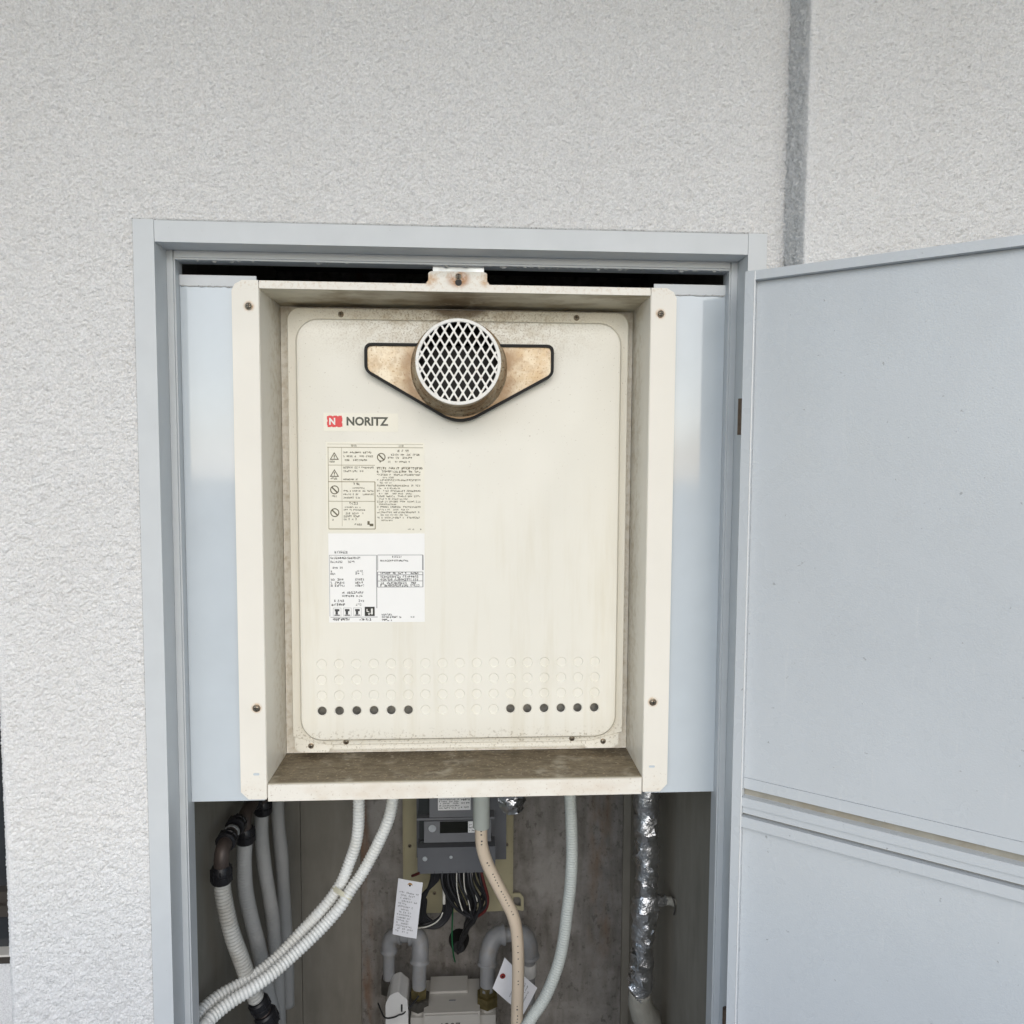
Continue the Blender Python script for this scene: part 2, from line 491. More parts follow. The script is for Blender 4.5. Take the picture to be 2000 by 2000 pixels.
M['cable_green'] = mat('cable_green', (0.012, 0.12, 0.045), 0.4)
M['paper'] = mat('tag_paper', (0.82, 0.83, 0.86), 0.75, var=(80, .03))
M['eyelet'] = mat('eyelet', (0.42, 0.25, 0.10), 0.6)
M['eyelet_red'] = mat('eyelet_red', (0.28, 0.035, 0.03), 0.6)
M['gas_grey'] = mat('gas_meter_paint', (0.42, 0.405, 0.37), 0.42, var=(30, .04))
M['pipe_grey'] = mat('gas_pipe_grey', (0.24, 0.245, 0.25), 0.5, var=(40, .12), stains=[dict(scale=50, lo=.5, hi=.7, col=(.24, .22, .19), amount=.6)])
M['brass'] = mat('brass_old', (0.20, 0.165, 0.075), 0.38, metal=.75, var=(80, .3))
M['nut_dark'] = mat('nut_dark', (0.085, 0.08, 0.07), 0.45, metal=.5, var=(80, .3))
M['white_plastic'] = mat('valve_white', (0.60, 0.60, 0.58), 0.4, var=(40, .04))
M['gasket'] = mat('door_gasket', (0.31, 0.295, 0.25), 0.75, var=(60, .12), stains=[dict(scale=40, lo=.5, hi=.7, col=(.25, .2, .13), amount=.6)])
M['sealant'] = mat('sealant', (0.50, 0.51, 0.51), 0.7, var=(300, .2), stains=[dict(scale=420, lo=.56, hi=.64, col=(.14, .13, .12), amount=.8)])
M['bronze_sash'] = mat('bronze_sash', (0.075, 0.065, 0.055), 0.4, metal=.4, var=(30, .1))
M['glass_dark'] = mat('window_glass', (0.03, 0.032, 0.035), 0.06, spec=.6)
M['sash_white'] = mat('sash_bead', (0.62, 0.60, 0.55), 0.5)
M['floor'] = mat('floor_sheet', (0.46, 0.455, 0.44), 0.8, var=(20, .08), bump=[(200, .2, .001)])
M['ceiling'] = mat('ceiling_paint', (0.66, 0.655, 0.635), 0.9, var=(30, .04), bump=[(300, .3, .001)])
M['ground'] = mat('ground_far', (0.26, 0.26, 0.245), 0.9, var=(.4, .2))
M['hinge'] = mat('hinge_rust', (0.12, 0.085, 0.06), 0.5, metal=.4, var=(200, .3))

FLOOR = -0.42
CEIL = 2.34

# ------------------------------------------------------------------ setting out of frame: corridor the wall belongs to
def struct(name, bm, m):
    return tag(finish(name, bm, m), kind='structure')

struct('ground', boxes((-120, 120, -200, -1.75, FLOOR - 3.1, FLOOR - 3.0)), M['ground'])
struct('pavement', boxes((-6, 6, -1.62, 1.2, FLOOR - 0.15, FLOOR)), M['floor'])
struct('ceiling', boxes((-6, 6, -1.55, 1.2, CEIL, CEIL + 0.18)), M['ceiling'])
struct('parapet', boxes((-6, 6, -1.74, -1.62, FLOOR - 0.3, FLOOR + 1.05)), M['stucco'])

# ------------------------------------------------------------------ stucco wall and pier (relief modelled)
def stucco_field(nu, nv, step, seed):
    rg = np.random.default_rng(seed)
    w = rg.standard_normal((nv, nu))
    F = np.fft.rfft2(w)
    ky = np.fft.fftfreq(nv, step)[:, None]; kx = np.fft.rfftfreq(nu, step)[None, :]
    k = np.sqrt((kx * 0.9) ** 2 + ky ** 2) + 1e-9
    lam = 1.0 / k
    band = np.exp(-(np.log(lam / 0.0044) / 0.55) ** 2)
    big = 0.35 * np.exp(-(np.log(lam / 0.022) / 0.5) ** 2)
    h = np.fft.irfft2(F * band, s=(nv, nu)); h /= h.std()
    g = np.fft.irfft2(F * big, s=(nv, nu)); g /= g.std()
    e = rg.standard_normal((nv, nu))
    e = (e + np.roll(e, 1, 0) + np.roll(e, 1, 1) + np.roll(e, (1, 1), (0, 1))) / 2
    return np.tanh(h * 0.8) * 0.75 + g * 0.22 + e * 0.30

def stucco_sheet(name, path, seed, z_fine, z_all, step=0.0015, amp=0.0018, hole=None, back=None):
    """path: plan polyline [(x, y)...] with the outside on its right-hand side seen from above"""
    pts = []; nor = []
    P = [Vector(p) for p in path]
    for a, b in zip(P, P[1:]):
        n = max(1, int(round((b - a).length / step)))
        e = (b - a).normalized(); q = Vector((e.y, -e.x))
        for i in range(n):
            pts.append(a.lerp(b, i / n)); nor.append(q)
    pts.append(P[-1]); nor.append(nor[-1])
    pts = np.array([tuple(p) for p in pts]); nor = np.array([tuple(p) for p in nor])
    for _ in range(1):
        nor[1:-1] = (nor[:-2] + nor[1:-1] + nor[2:]) / 3
        pts[1:-1] = (pts[:-2] + 2 * pts[1:-1] + pts[2:]) / 4
    nor /= np.linalg.norm(nor, axis=1)[:, None]
    zs = np.arange(z_fine[0], z_fine[1], step)
    zs = np.concatenate(([z_all[0]], zs, [z_all[1]]))
    nu, nv = len(pts), len(zs)
    H = stucco_field(nu, nv, step, seed) * amp
    turn = np.abs(np.diff(nor, axis=0)).sum(1); w = np.ones(nu)
    for i in np.where(turn > .05)[0]:
        w = np.minimum(w, .30 + np.abs(np.arange(nu) - i) * step / .010)
    H *= np.clip(w, 0, 1)[None]
    H[0] = 0; H[-1] = 0
    X = pts[None, :, 0] + nor[None, :, 0] * H
    Y = pts[None, :, 1] + nor[None, :, 1] * H
    Z = np.repeat(zs[:, None], nu, 1)
    co = np.stack([X, Y, Z], -1).reshape(-1, 3)
    idx = np.arange(nu * nv).reshape(nv, nu)
    q = np.stack([idx[:-1, :-1], idx[:-1, 1:], idx[1:, 1:], idx[1:, :-1]], -1)
    keep = np.ones(q.shape[:2], bool)
    if hole:
        xm = (pts[:-1, 0] + pts[1:, 0]) / 2; zm = (zs[:-1] + zs[1:]) / 2
        inside = (xm[None] > hole[0]) & (xm[None] < hole[1]) & (zs[1:, None] < hole[2]) & (pts[None, :-1, 1] < 0.05)
        keep &= ~inside
    q = q[keep]
    me = bpy.data.meshes.new(name)
    me.vertices.add(len(co)); me.vertices.foreach_set('co', co.astype(np.float32).ravel())
    me.loops.add(q.size); me.loops.foreach_set('vertex_index', q.astype(np.int32).ravel())
    me.polygons.add(len(q)); me.polygons.foreach_set('loop_start', np.arange(0, q.size, 4, dtype=np.int32))
    me.polygons.foreach_set('use_smooth', np.ones(len(q), bool))
    me.update(calc_edges=True)
    me.materials.append(M['stucco'])
    return link(bpy.data.objects.new(name, me))

WY = 0.005
wall = stucco_sheet('stucco_wall', [(-.1785, .13), (-.1785, WY + .006), (-.1725, WY), (.796, WY)], 3, (.31, 1.76), (FLOOR, CEIL), hole=(.006, .754, 1.394))
tag(wall, 'white rough stucco wall around the cupboard opening', 'wall')
pier = stucco_sheet('stucco_pier', [(.7795, WY + .03), (.7885, -.038), (.7905, -.040), (1.26, -.040)], 5, (1.22, 1.76), (FLOOR, CEIL))
tag(pier, 'projecting white stucco pier behind the open door, top right', 'wall')

# recessed bay at the far left: low wall and a dark sash window
rw = thing('recessed_wall', (-.6, .12, FLOOR), 'low grey wall under the dark window at the lower left edge', 'wall')
finish('wall_face', boxes((-1.4, -.16, .125, .30, FLOOR, .4185)), M['stucco'], rw)
sw = thing('sash_window', (-.7, .12, .42), 'dark bronze framed window at the lower left edge of the picture', 'window')
finish('sill_rail', boxes((-1.4, -.176, .112, .20, .4195, .430)), M['bronze_sash'], sw, bevel=.001)
finish('bead', boxes((-1.4, -.176, .110, .20, .4305, .4335)), M['sash_white'], sw)
finish('frame_rail', boxes((-1.4, -.176, .128, .20, .434, .484)), M['glass_dark'], sw)
finish('sash_rail', boxes((-1.4, -.176, .116, .20, .4845, .5005), (-1.4, -.176, .124, .20, .5005, .516)), M['bronze_sash'], sw, bevel=.001)
finish('stile', boxes((-.215, -.178, .118, .20, .516, 1.85)), M['bronze_sash'], sw, bevel=.002)
finish('pane', boxes((-1.4, -.216, .140, .148, .516, 1.85)), M['glass_dark'], sw)
finish('head_rail', boxes((-1.4, -.176, .116, .20, 1.8505, CEIL)), M['bronze_sash'], sw)

# ------------------------------------------------------------------ meter cupboard (recess in the wall)
CXL, CXR, CYB = 0.006, 0.745, 0.635
cup = thing('meter_cupboard', (.38, .05, FLOOR), 'dark concrete lined recess behind the heater and meters', 'cupboard')
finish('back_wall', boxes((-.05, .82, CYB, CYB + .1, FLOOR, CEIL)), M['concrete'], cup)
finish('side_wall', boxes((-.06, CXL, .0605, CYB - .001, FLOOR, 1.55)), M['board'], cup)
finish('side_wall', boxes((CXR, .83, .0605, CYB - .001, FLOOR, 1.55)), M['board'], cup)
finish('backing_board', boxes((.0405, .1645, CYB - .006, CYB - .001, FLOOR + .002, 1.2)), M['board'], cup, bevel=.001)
finish('corner_batten', boxes((.0065, .040, CYB - .012, CYB - .001, FLOOR + .002, 1.2)), M['board'], cup, bevel=.001)
finish('corner_batten', boxes((.7285, .7445, CYB - .010, CYB - .001, FLOOR + .002, 1.2)), M['board'], cup, bevel=.001)
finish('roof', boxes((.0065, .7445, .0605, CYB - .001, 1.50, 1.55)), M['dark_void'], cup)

# ------------------------------------------------------------------ door frame
fr = thing('door_frame', (.38, 0, FLOOR), 'pale blue-grey metal frame around the cupboard opening', 'door frame')
finish('jamb', boxes((0, .0241, 0, .060, FLOOR, 1.400)), M['frame'], fr, bevel=.0009)
finish('jamb', boxes((.7365, .760, 0, .060, FLOOR, 1.400)), M['frame'], fr, bevel=.0009)
finish('head', boxes((.0245, .7361, .0004, .060, 1.3745, 1.3993)), M['frame'], fr, bevel=.0009)
finish('stop', boxes((.0243, .0318, .0345, .0595, FLOOR, 1.3743), (.0318, .0335, .0372, .0594, FLOOR, 1.3743)), M['frame'], fr, bevel=.0005)
finish('stop', boxes((.7282, .7363, .0345, .0595, FLOOR, 1.3743), (.7264, .7282, .0372, .0594, FLOOR, 1.3743)), M['frame'], fr, bevel=.0005)
finish('head_stop', boxes((.0337, .7262, .0345, .0592, 1.3662, 1.3743), (.0338, .7261, .0365, .0591, 1.3640, 1.3662)), M['frame'], fr, bevel=.0005)
finish('caulk', boxes((-.0012, .7612, .0020, .0080, 1.4001, 1.4018)), M['sealant'], fr)
finish('caulk', boxes((-.0016, -.0002, .0020, .0080, FLOOR, 1.4018)), M['sealant'], fr)
bm = bmesh.new()
for i in range(46):                                   # crumbling sealant under the head
    x = random.uniform(.42, .722) if i < 36 else random.uniform(.05, .40)
    r = random.uniform(.0008, .0022)
    m = Matrix.Translation((x, random.uniform(.038, .042), 1.3637)) @ Matrix.Diagonal((random.uniform(1, 2.2), 1, random.uniform(.5, 1.2), 1))
    bmesh.ops.create_icosphere(bm, subdivisions=1, radius=r, matrix=m)
tag(finish('sealant_crumbs', bm, M['sealant'], fr), kind='stuff')

# ------------------------------------------------------------------ side filler panels
def filler(label, x0, x1, seed):
    t = thing('filler_panel', ((x0 + x1) / 2, .05, .6745), label, 'panel', 'metal filler panels beside the heater')
    finish('sheet', boxes((x0, x1, .0500, .0515, .6755, 1.3350), (x0, x1, .0500, .060, .6738, .6755)), M['panel'], t, bevel=.0004)
    finish('top_strip', boxes((x0, x1, .0488, .0512, 1.3356, 1.3486)), M['frame'], t, bevel=.0004)
    bm = bmesh.new(); r = random.Random(seed)
    path = []
    x = x0 + .002
    while x < x1 - .002:
        path.append(Vector((x, .0495, 1.3352 + r.uniform(-.0006, .0006)))); x += .003
    sweep(bm, path, lambda s, i, a: .0010 + .0006 * math.sin(i * 1.7 + seed) * r.random(), 6)
    finish('sealant_bead', bm, M['sealant'], t, smooth=180)
    return t
filler('glossy pale blue metal panel left of the heater surround', .0338, .128, 1)
filler('glossy grey metal panel right of the heater surround, by the hinge', .632, .7262, 2)

# ------------------------------------------------------------------ heater surround
su = thing('heater_surround', (.38, .05, .676), 'cream enamelled metal surround projecting around the water heater', 'surround')
YF = .044
def flange(xo, xi):
    s = 1 if xi > xo else -1
    poly = [(xi, .6778), (xi, 1.3425), (xo + s * .013, 1.3425), (xo + s * .004, 1.3375), (xo, 1.3300), (xo, .6880), (xo + s * .010, .6778)]
    return poly
bm = bmesh.new(); prism_y(bm, flange(.0987, .1317), YF, YF + .0015); finish('side_flange', bm, M['surround'], su, bevel=.0004)
bm = bmesh.new(); prism_y(bm, flange(.6606, .6275), YF, YF + .0015); finish('side_flange', bm, M['surround'], su, bevel=.0004)
finish('side_plate', boxes((.1305, .1323, YF + .0017, .150, .679, 1.3405)), M['surround'], su, bevel=.0003)
finish('side_plate', boxes((.6269, .6287, YF + .0017, .150, .679, 1.3405)), M['surround'], su, bevel=.0003)
bm = boxes((.1330, .6262, YF - .001, YF + .0012, 1.3325, 1.3420))
finish('top_lip', bm, M['surround'], su, bevel=.0006)
finish('top_plate', boxes((.1326, .6266, YF + .0013, .1495, 1.3325, 1.3342)), M['top_inside'], su)
finish('sill_lip', boxes((.1337, .6256, YF - .0012, YF + .0012, .6765, .6972), (.1337, .6256, YF - .0012, YF + .008, .6755, .6765)), M['surround'], su, bevel=.0006)
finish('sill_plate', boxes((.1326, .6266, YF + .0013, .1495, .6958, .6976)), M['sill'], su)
bm = bmesh.new()
prism_y(bm, round_poly([(.3392, 1.3422), (.3425, 1.3465), (.3425, 1.3560), (.3465, 1.3578), (.4125, 1.3578), (.4165, 1.3560), (.4165, 1.3465), (.4200, 1.3422)], .0012, 3), YF - .0005, YF + .0012)
finish('hanging_tab', bm, M['surround'], su)
bm = bmesh.new()
prism_y(bm, rrect(.3763, .3847, 1.3400, 1.3484, .0041, 6), YF - .0016, YF - .0006)
finish('keyhole', bm, M['black'], su)
br = thing('hanging_bracket', (.381, .046, 1.36), 'small galvanised bracket hung from the frame above the heater', 'bracket')
finish('strap', boxes((.3482, .4125, .0448, .0460, 1.340, 1.3725)), M['galv'], br, bevel=.0004)
finish('fold', boxes((.3482, .4125, .0474, .059, 1.3600, 1.3612)), M['galv'], br)

def screw_mesh(r):
    bm = bmesh.new()
    lathe(bm, [(0, r * 1.25), (-.0006, r * 1.25), (-.0008, r), (-.0018, r * .86), (-.0024, r * .5), (-.0025, 0)], (0, 0, 0), (0, 1, 0), 16)
    for a, b in ((r * .62, r * .13), (r * .13, r * .62)):
        box(bm, -a, a, -.0027, -.0020, -b, b, 1)
    bmesh.ops.recalc_face_normals(bm, faces=bm.faces[:])
    me = bpy.data.meshes.new('screw'); bm.to_mesh(me); bm.free()
    me.materials.append(M['screw']); me.materials.append(M['black'])
    me.shade_smooth(); me.set_sharp_from_angle(angle=rad(40))
    return me
SCREW = screw_mesh(.0040); SCREW_S = screw_mesh(.0032)
for x, z in ((.1197, 1.3104), (.6398, 1.3097), (.1206, .7993), (.6391, .8006)):
    inst('screw', SCREW, su, (x, YF - .0002, z))
inst('screw', SCREW_S, su, (.3803, YF - .0010, 1.3515))
for x, z in ((.1191, .7117), (.6393, .7125)):
    bm = bmesh.new()
    ring_y(bm, rrect(x - .0052, x + .0052, z - .0026, z + .0026, .0025, 4), rrect(x - .0040, x + .0040, z - .0016, z + .0016, .0015, 4), YF - .0005, YF + .0004)
    finish('slot_rim', bm, M['surround'], su, smooth=40)
    bm = bmesh.new(); prism_y(bm, rrect(x - .0040, x + .0040, z - .0016, z + .0016, .0015, 4), YF - .0002, YF + .0003)
    finish('slot_hole', bm, M['panel'], su)

# ------------------------------------------------------------------ water heater
wh = thing('water_heater', (.38, .14, .70), 'cream gas water heater with a round flue grille and stickers', 'water heater')
finish('casing', boxes((.150, .612, .1370, .34, .705, 1.328)), M['cover'], wh, bevel=.002)
finish('back_flange', boxes((.1330, .6262, .1462, .149, .6985, 1.3318)), M['surround'], wh)
finish('rear_rail', boxes((.150, .612, .1300, .1368, .7095, .7175)), M['cover'], wh, bevel=.001)
YC, YFACE = .1255, .1050
fl_out = rrect(.1469, .6158, .7178, 1.3262, .017)
fl_out2 = rrect(.1476, .6151, .7185, 1.3255, .0165)
def cut_corners(lp, x0_, x1_, z0_):
    lp = list(lp)
    for i in range(9):
        t = i / 8
        lp[18 + i] = (x0_ + .047 * t, z0_ + .0125 * (1 - t))
        lp[27 + i] = (x1_ - .047 * (1 - t), z0_ + .0125 * t)
    return lp
fl_out = cut_corners(fl_out, .1469, .6158, .7178); fl_out2 = cut_corners(fl_out2, .1476, .6151, .7185)
r0 = rrect(0.159, 0.6056, 0.7275, 1.3115, 0.032)
r1 = rrect(0.16, 0.6046, 0.7285, 1.3105, 0.0315)
r2 = rrect(0.1612, 0.6034, 0.7297, 1.3093, 0.031)
r3 = rrect(0.164, 0.6006, 0.7325, 1.3065, 0.029)
r4 = rrect(0.168, 0.5966, 0.7365, 1.3025, 0.026)
bm = bmesh.new()
loops = [(fl_out, .1365), (fl_out, YC + .0008), (fl_out2, YC), (r0, YC), (r1, YC - .0015), (r2, YFACE + .0055), (r3, YFACE + .0012), (r4, YFACE)]
LV = [[bm.verts.new((x, y, z)) for x, z in lp] for lp, y in loops]
n = len(fl_out)
for A, B in zip(LV, LV[1:]):
    for i in range(n):
        bm.faces.new((A[i], A[(i + 1) % n], B[(i + 1) % n], B[i]))
HOLES = []
HR = .0065
for row in range(4):
    for c in range(17):
        HOLES.append((.1920 + .02370 * c, .8393 - .0220 * row, row == 3 and (c < 6 or c > 10)))
face_edges = []
outer = LV[-1]
for i in range(n):
    face_edges.append(bm.edges.get((outer[i], outer[(i + 1) % n])))
NH = 20
for hx, hz, op in HOLES:
    ring = [bm.verts.new((hx + HR * 1.08 * math.cos(2 * PI * k / NH), YFACE, hz + HR * 1.08 * math.sin(2 * PI * k / NH))) for k in range(NH)]
    ring2 = [bm.verts.new((hx + (v.co.x - hx) * .84, YFACE + .0013, hz + (v.co.z - hz) * .84)) for v in ring]
    for k in range(NH):
        face_edges.append(bm.edges.new((ring[k], ring[(k + 1) % NH])))
    for k in range(NH):
        bm.faces.new((ring[k], ring[(k + 1) % NH], ring2[(k + 1) % NH], ring2[k]))
bmesh.ops.triangle_fill(bm, use_beauty=True, use_dissolve=False, edges=face_edges, normal=(0, -1, 0))
cover = finish('front_cover', bm, M['cover'], wh, smooth=32)
bm = bmesh.new()
lathe(bm, [(.0006, HR * 1.0), (0, HR * 1.0), (0, 0)], (0, 0, 0), (0, 1, 0), NH, cap=False)
bmesh.ops.recalc_face_normals(bm, faces=bm.faces[:])
me_k = bpy.data.meshes.new('knockout'); bm.to_mesh(me_k); bm.free()
me_k.materials.append(M['cover'])
for hx, hz, op in HOLES:
    if not op:
        inst('knockout', me_k, cover, (hx, YFACE + random.uniform(.0009, .0012), hz))
finish('burner_tray', boxes((.172, .590, .1225, .1240, .750, .860), (.172, .590, .1240, .1350, .7480, .7495)), M['inside_grey'], wh)
for x, z in ((.2195, 1.318), (.5426, 1.3185), (.2211, .7222), (.5427, .7222)):
    inst('screw', SCREW_S, cover, (x, YC - .0002, z))
for x, s in ((.1696, 1), (.5904, -1)):
    bm = bmesh.new()
    prism_y(bm, round_poly([(x - s * .0205, .7330), (x - s * .0205, .712), (x - s * .012, .7065), (x + s * .026, .7065), (x + s * .034, .7160), (x + s * .010, .7330)], .003, 3), .1272, .1296)
    b_ = finish('corner_bracket', bm, M['cover'], wh, bevel=.0005)
    inst('screw', SCREW_S, b_, (x + s * .002, .1270, .7165))

# flue plate, collar and grille
FX, FZ = .3806, 1.2434
plate_poly = [(.2590, 1.2712), (.2590, 1.2400), (.3640, 1.1795), (.3815, 1.1752), (.3990, 1.1792), (.5040, 1.2372), (.5040, 1.2722)]
pp = round_poly(plate_poly, [.006, .006, .006, .008, .006, .006, .006], 5)
gk = offset_poly(pp, .0038)
bm = bmesh.new(); ring_y(bm, gk, offset_poly(pp, .0003), .0905, YFACE + .001)
gas_ = finish('flue_gasket', bm, M['rubber'], wh, smooth=40, bevel=.0008)
bm = bmesh.new(); prism_y(bm, pp, .0940, YFACE + .0008)
plate = finish('flue_plate', bm, M['rust_plate'], wh, bevel=.0010)
bm = bmesh.new()
lathe(bm, [(.0938, .0645), (.0922, .0645), (.0915, .0632), (.0905, .0622), (.0870, .0622), (.0862, .0604), (.0825, .0604), (.0818, .0586), (.0770, .0586), (.0762, .0568), (.0700, .0568), (.069, .0536), (.0325, .0536), (.0318, .0530), (.0318, .0500), (.0900, .0500)], (FX, 0, FZ), (0, 1, 0), 64, cap=False)
collar = finish('flue_collar', bm, M['collar'], wh, smooth=35)
bm = bmesh.new(); lathe(bm, [(.0905, 0), (.0905, .0493), (.0335, .0493)], (FX, 0, FZ), (0, 1, 0), 32, cap=False)
finish('flue_throat', bm, M['flue_dark'], collar, smooth=40)
bm = bmesh.new(); lathe(bm, [(.0340, .0538), (.0302, .0538), (.0296, .0532), (.0296, .0501), (.0302, .0495), (.0340, .0495)], (FX, 0, FZ), (0, 1, 0), 64, cap=False)
finish('grille_rim', bm, M['grille'], collar, smooth=35)
bm = bmesh.new()
RG = .0502
dx_, dz_ = .0057, .00955
ln = math.hypot(dx_, dz_)
for fam, sgn in enumerate((1, -1)):
    d = Vector((sgn * dx_ / ln, dz_ / ln)); nn = Vector((d.y, -d.x))
    pitch = abs(2 * dx_ * nn.x)
    y0 = .0306 + .00015 * fam
    for k in range(-7, 8):
        off = (k + .5) * pitch
        if abs(off) >= RG - .001: continue
        half = math.sqrt(RG ** 2 - off ** 2)
        w = .00112
        a = nn * off
        segs = max(2, int(2 * half / .004))
        # strand slightly wider at each crossing, as in expanded metal
        L_, R_ = [], []
        for i in range(segs + 1):
            t = -half + 2 * half * i / segs
            L_.append(a + d * t + nn * w); R_.append(a + d * t - nn * w)
        poly = [(FX + p.x, FZ + p.y) for p in L_] + [(FX + p.x, FZ + p.y) for p in R_[::-1]]
        prism_y(bm, poly, y0, y0 + .0012)
for i in range(-10, 11):
    for j in range(-12, 13):
        if (i + j) % 2 == 0: continue
        px, pz = i * dx_, j * dz_
        if math.hypot(px, pz) < RG - .002:
            prism_y(bm, [(FX + px - .0017, FZ + pz), (FX + px, FZ + pz - .0036), (FX + px + .0017, FZ + pz), (FX + px, FZ + pz + .0036)], .0303, .0320)
finish('flue_grille', bm, M['grille'], collar)

# stickers on the cover
YS = YFACE - .0003
st0 = finish('maker_sticker', boxes((.1985, .2980, YS, YFACE - .00005, 1.1585, 1.1830)), M['sticker_cream'], wh)
# maker's mark: red block with notched edge and a white N
bm = bmesh.new()
mx0, mx1, mz0, mz1 = .2030, .2235, 1.1640, 1.1795
notch = []
def edge(a, b, nrm, k=3, dep=.0007):
    out = []; A, B, N_ = Vector(a), Vector(b), Vector(nrm)
    for i in range(k):
        t0, t1 = i / k, (i + 1) / k
        out += [tuple(A.lerp(B, t0 + .10 / k)), tuple(A.lerp(B, t1 - .30 / k)), tuple(A.lerp(B, t1 - .30 / k) - N_ * dep), tuple(A.lerp(B, t1 - .02 / k) - N_ * dep)]
    return out
notch += edge((mx0, mz0), (mx1, mz0), (0, -1)) + edge((mx1, mz0), (mx1, mz1), (1, 0), 2) + edge((mx1, mz1), (mx0, mz1), (0, 1)) + edge((mx0, mz1), (mx0, mz0), (-1, 0), 2)
prism_y(bm, notch, YS - .0002, YS - .00004)
finish('red_mark', bm, M['ink_red'], st0)
text_part('white_letter', 'N', .2060, .2140, 1.1672, 1.1765, YS - .00035, M['ink_white'], st0, .0004)
text_part('lettering', 'NORITZ', .2290, .2850, 1.1662, 1.1782, YS - .0002, M['ink_logo'], st0, .00035)

st1 = finish('caution_sticker', boxes((.2010, .3335, YS, YFACE - .00005, 1.0225, 1.1440)), M['sticker_cream'], wh)
rects = []; fine = []; tan = []
x0, xm, x1 = .2030, .2665, .3315
tan += [(x0, x1, 1.1412, 1.1416), (x0, x1, 1.1366, 1.1374)]
def ln_h(a, b, z, t=.00035): fine.append((a, b, z - t, z + t))
def ln_v(x, a, b, t=.00035): fine.append((x - t, x + t, a, b))
ln_h(x0 + .001, xm, 1.1130); ln_h(x0 + .001, xm, 1.0905, .0005); ln_h(x0 + .001, xm, 1.0640); ln_h(x0 + .001, xm, 1.0262, .0006)
ln_v(x0 + .001, 1.0262, 1.1366); ln_v(xm, 1.0262, 1.0905, .0006); ln_v(x0 + .0190, 1.030, 1.1366, .0002)
rr = random.Random(4)
def para(a, b, z0_, n_, lead, h, fill=.82, short=.5):
    for i in range(n_):
        e = b if i < n_ - 1 else a + (b - a) * rr.uniform(short, .95)
        rects.extend(text_row(a, e, z0_ - i * lead, h, fill, rr))
para(.2240, .2645, 1.1290, 3, .0052, .0026)
para(.2240, .2645, 1.1085, 2, .0050, .0026); para(.2240, .2500, .10 + .8435 + .149, 1, .005, .0024)
para(.2370, .2540, 1.0858, 1, .005, .0034); para(.2350, .2570, 1.0812, 1, .005, .0018); para(.2240, .2650, 1.0770, 3, .0046, .0023)
para(.2320, .2580, 1.0595, 1, .005, .0036); para(.2240, .2500, 1.0550, 1, .005, .0020); para(.2240, .2640, 1.0512, 1, .005, .0022); para(.2240, .2530, 1.0462, 3, .0040, .0026)
para(.2385, .2520, 1.0312, 1, .004, .0028)
para(.2060, .2185, 1.1165, 1, .005, .0028); para(.2060, .2185, 1.0935, 1, .005, .0028); para(.2085, .2150, 1.0695, 1, .005, .0026); para(.2085, .2150, 1.0375, 1, .005, .0026)
para(.2690, .2815, 1.1165, 1, .005, .0026); para(.2960, .3190, 1.1312, 1, .005, .0030); para(.2840, .3290, 1.1262, 2, .0042, .0026); para(.2840, .3180, 1.1165, 1, .004, .0024)
para(.2690, .3310, 1.1075, 2, .0046, .0032, .9, .9)
for zz in range(9):
    z_ = 1.0990 - zz * .0073
    para(.2690, .3310, z_, 1, .004, .0024, .85, .95); para(.2715, .2715 + .058 * rr.uniform(.3, .95), z_ - .0035, 1, .004, .0020, .8)
para(.3075, .3240, 1.0250, 1, .004, .0017); para(.3275, .3300, 1.0250, 1, .004, .0022)
rects += [(.2560, .2590, 1.0320, 1.0370), (.2590, .2640, 1.0300, 1.0335)]
print_rects('small_print', rects, YS - .0002, M['ink_brown'], st1)
print_rects('rule_line', fine, YS - .00015, M['ink_tan'], st1)
print_rects('heading_rule', tan, YS - .00018, M['ink_tan'], st1)
text_part('heading', '警告', .2345, .2425, 1.1378, 1.1408, YS - .0002, M['ink_brown'], st1)
text_part('heading', '注意', .2985, .3055, 1.1378, 1.1408, YS - .0002, M['ink_brown'], st1)
def flat_ring(name, outer_, inner_, y, m, parent):
    bm = bmesh.new()
    A = [bm.verts.new((x, y, z)) for x, z in outer_]; B = [bm.verts.new((x, y, z)) for x, z in inner_]
    for i in range(len(A)):
        bm.faces.new((A[i], A[(i + 1) % len(A)], B[(i + 1) % len(A)], B[i]))
    return bm
def triangle_sign(cx, cz, s):
    P = lambda k: [(cx - s * k, cz - s * .62 * k), (cx + s * k, cz - s * .62 * k), (cx, cz + s * 1.05 * k)]
    bm = flat_ring('', P(1.0), P(.68), YS - .0002, None, None)
    for a in ((cx - s * .10, cx + s * .10, cz - s * .1, cz + s * .42), (cx - s * .10, cx + s * .10, cz - s * .34, cz - s * .2)):
        bm.faces.new([bm.verts.new(p) for p in ((a[0], YS - .0002, a[2]), (a[1], YS - .0002, a[2]), (a[1], YS - .0002, a[3]), (a[0], YS - .0002, a[3]))])
    finish('warning_triangle', bm, M['ink_brown'], st1)
def ban_sign(cx, cz, r):
    circ = lambda q: [(cx + q * math.cos(2 * PI * k / 24), cz + q * math.sin(2 * PI * k / 24)) for k in range(24)]
    bm = flat_ring('', circ(r), circ(r * .78), YS - .0002, None, None)
    w = r * .11
    bm.faces.new([bm.verts.new((cx + a, YS - .00025, cz + b)) for a, b in ((-.62 * r - w, .62 * r - w), (-.62 * r + w, .62 * r + w), (.62 * r + w, -.62 * r + w), (.62 * r - w, -.62 * r - w))])
    finish('prohibition_sign', bm, M['ink_brown'], st1)
triangle_sign(.2122, 1.1240, .0062); triangle_sign(.2122, 1.1010, .0062)
ban_sign(.2122, 1.0795, .0060); ban_sign(.2122, 1.0485, .0060); ban_sign(.2752, 1.1240, .0058)

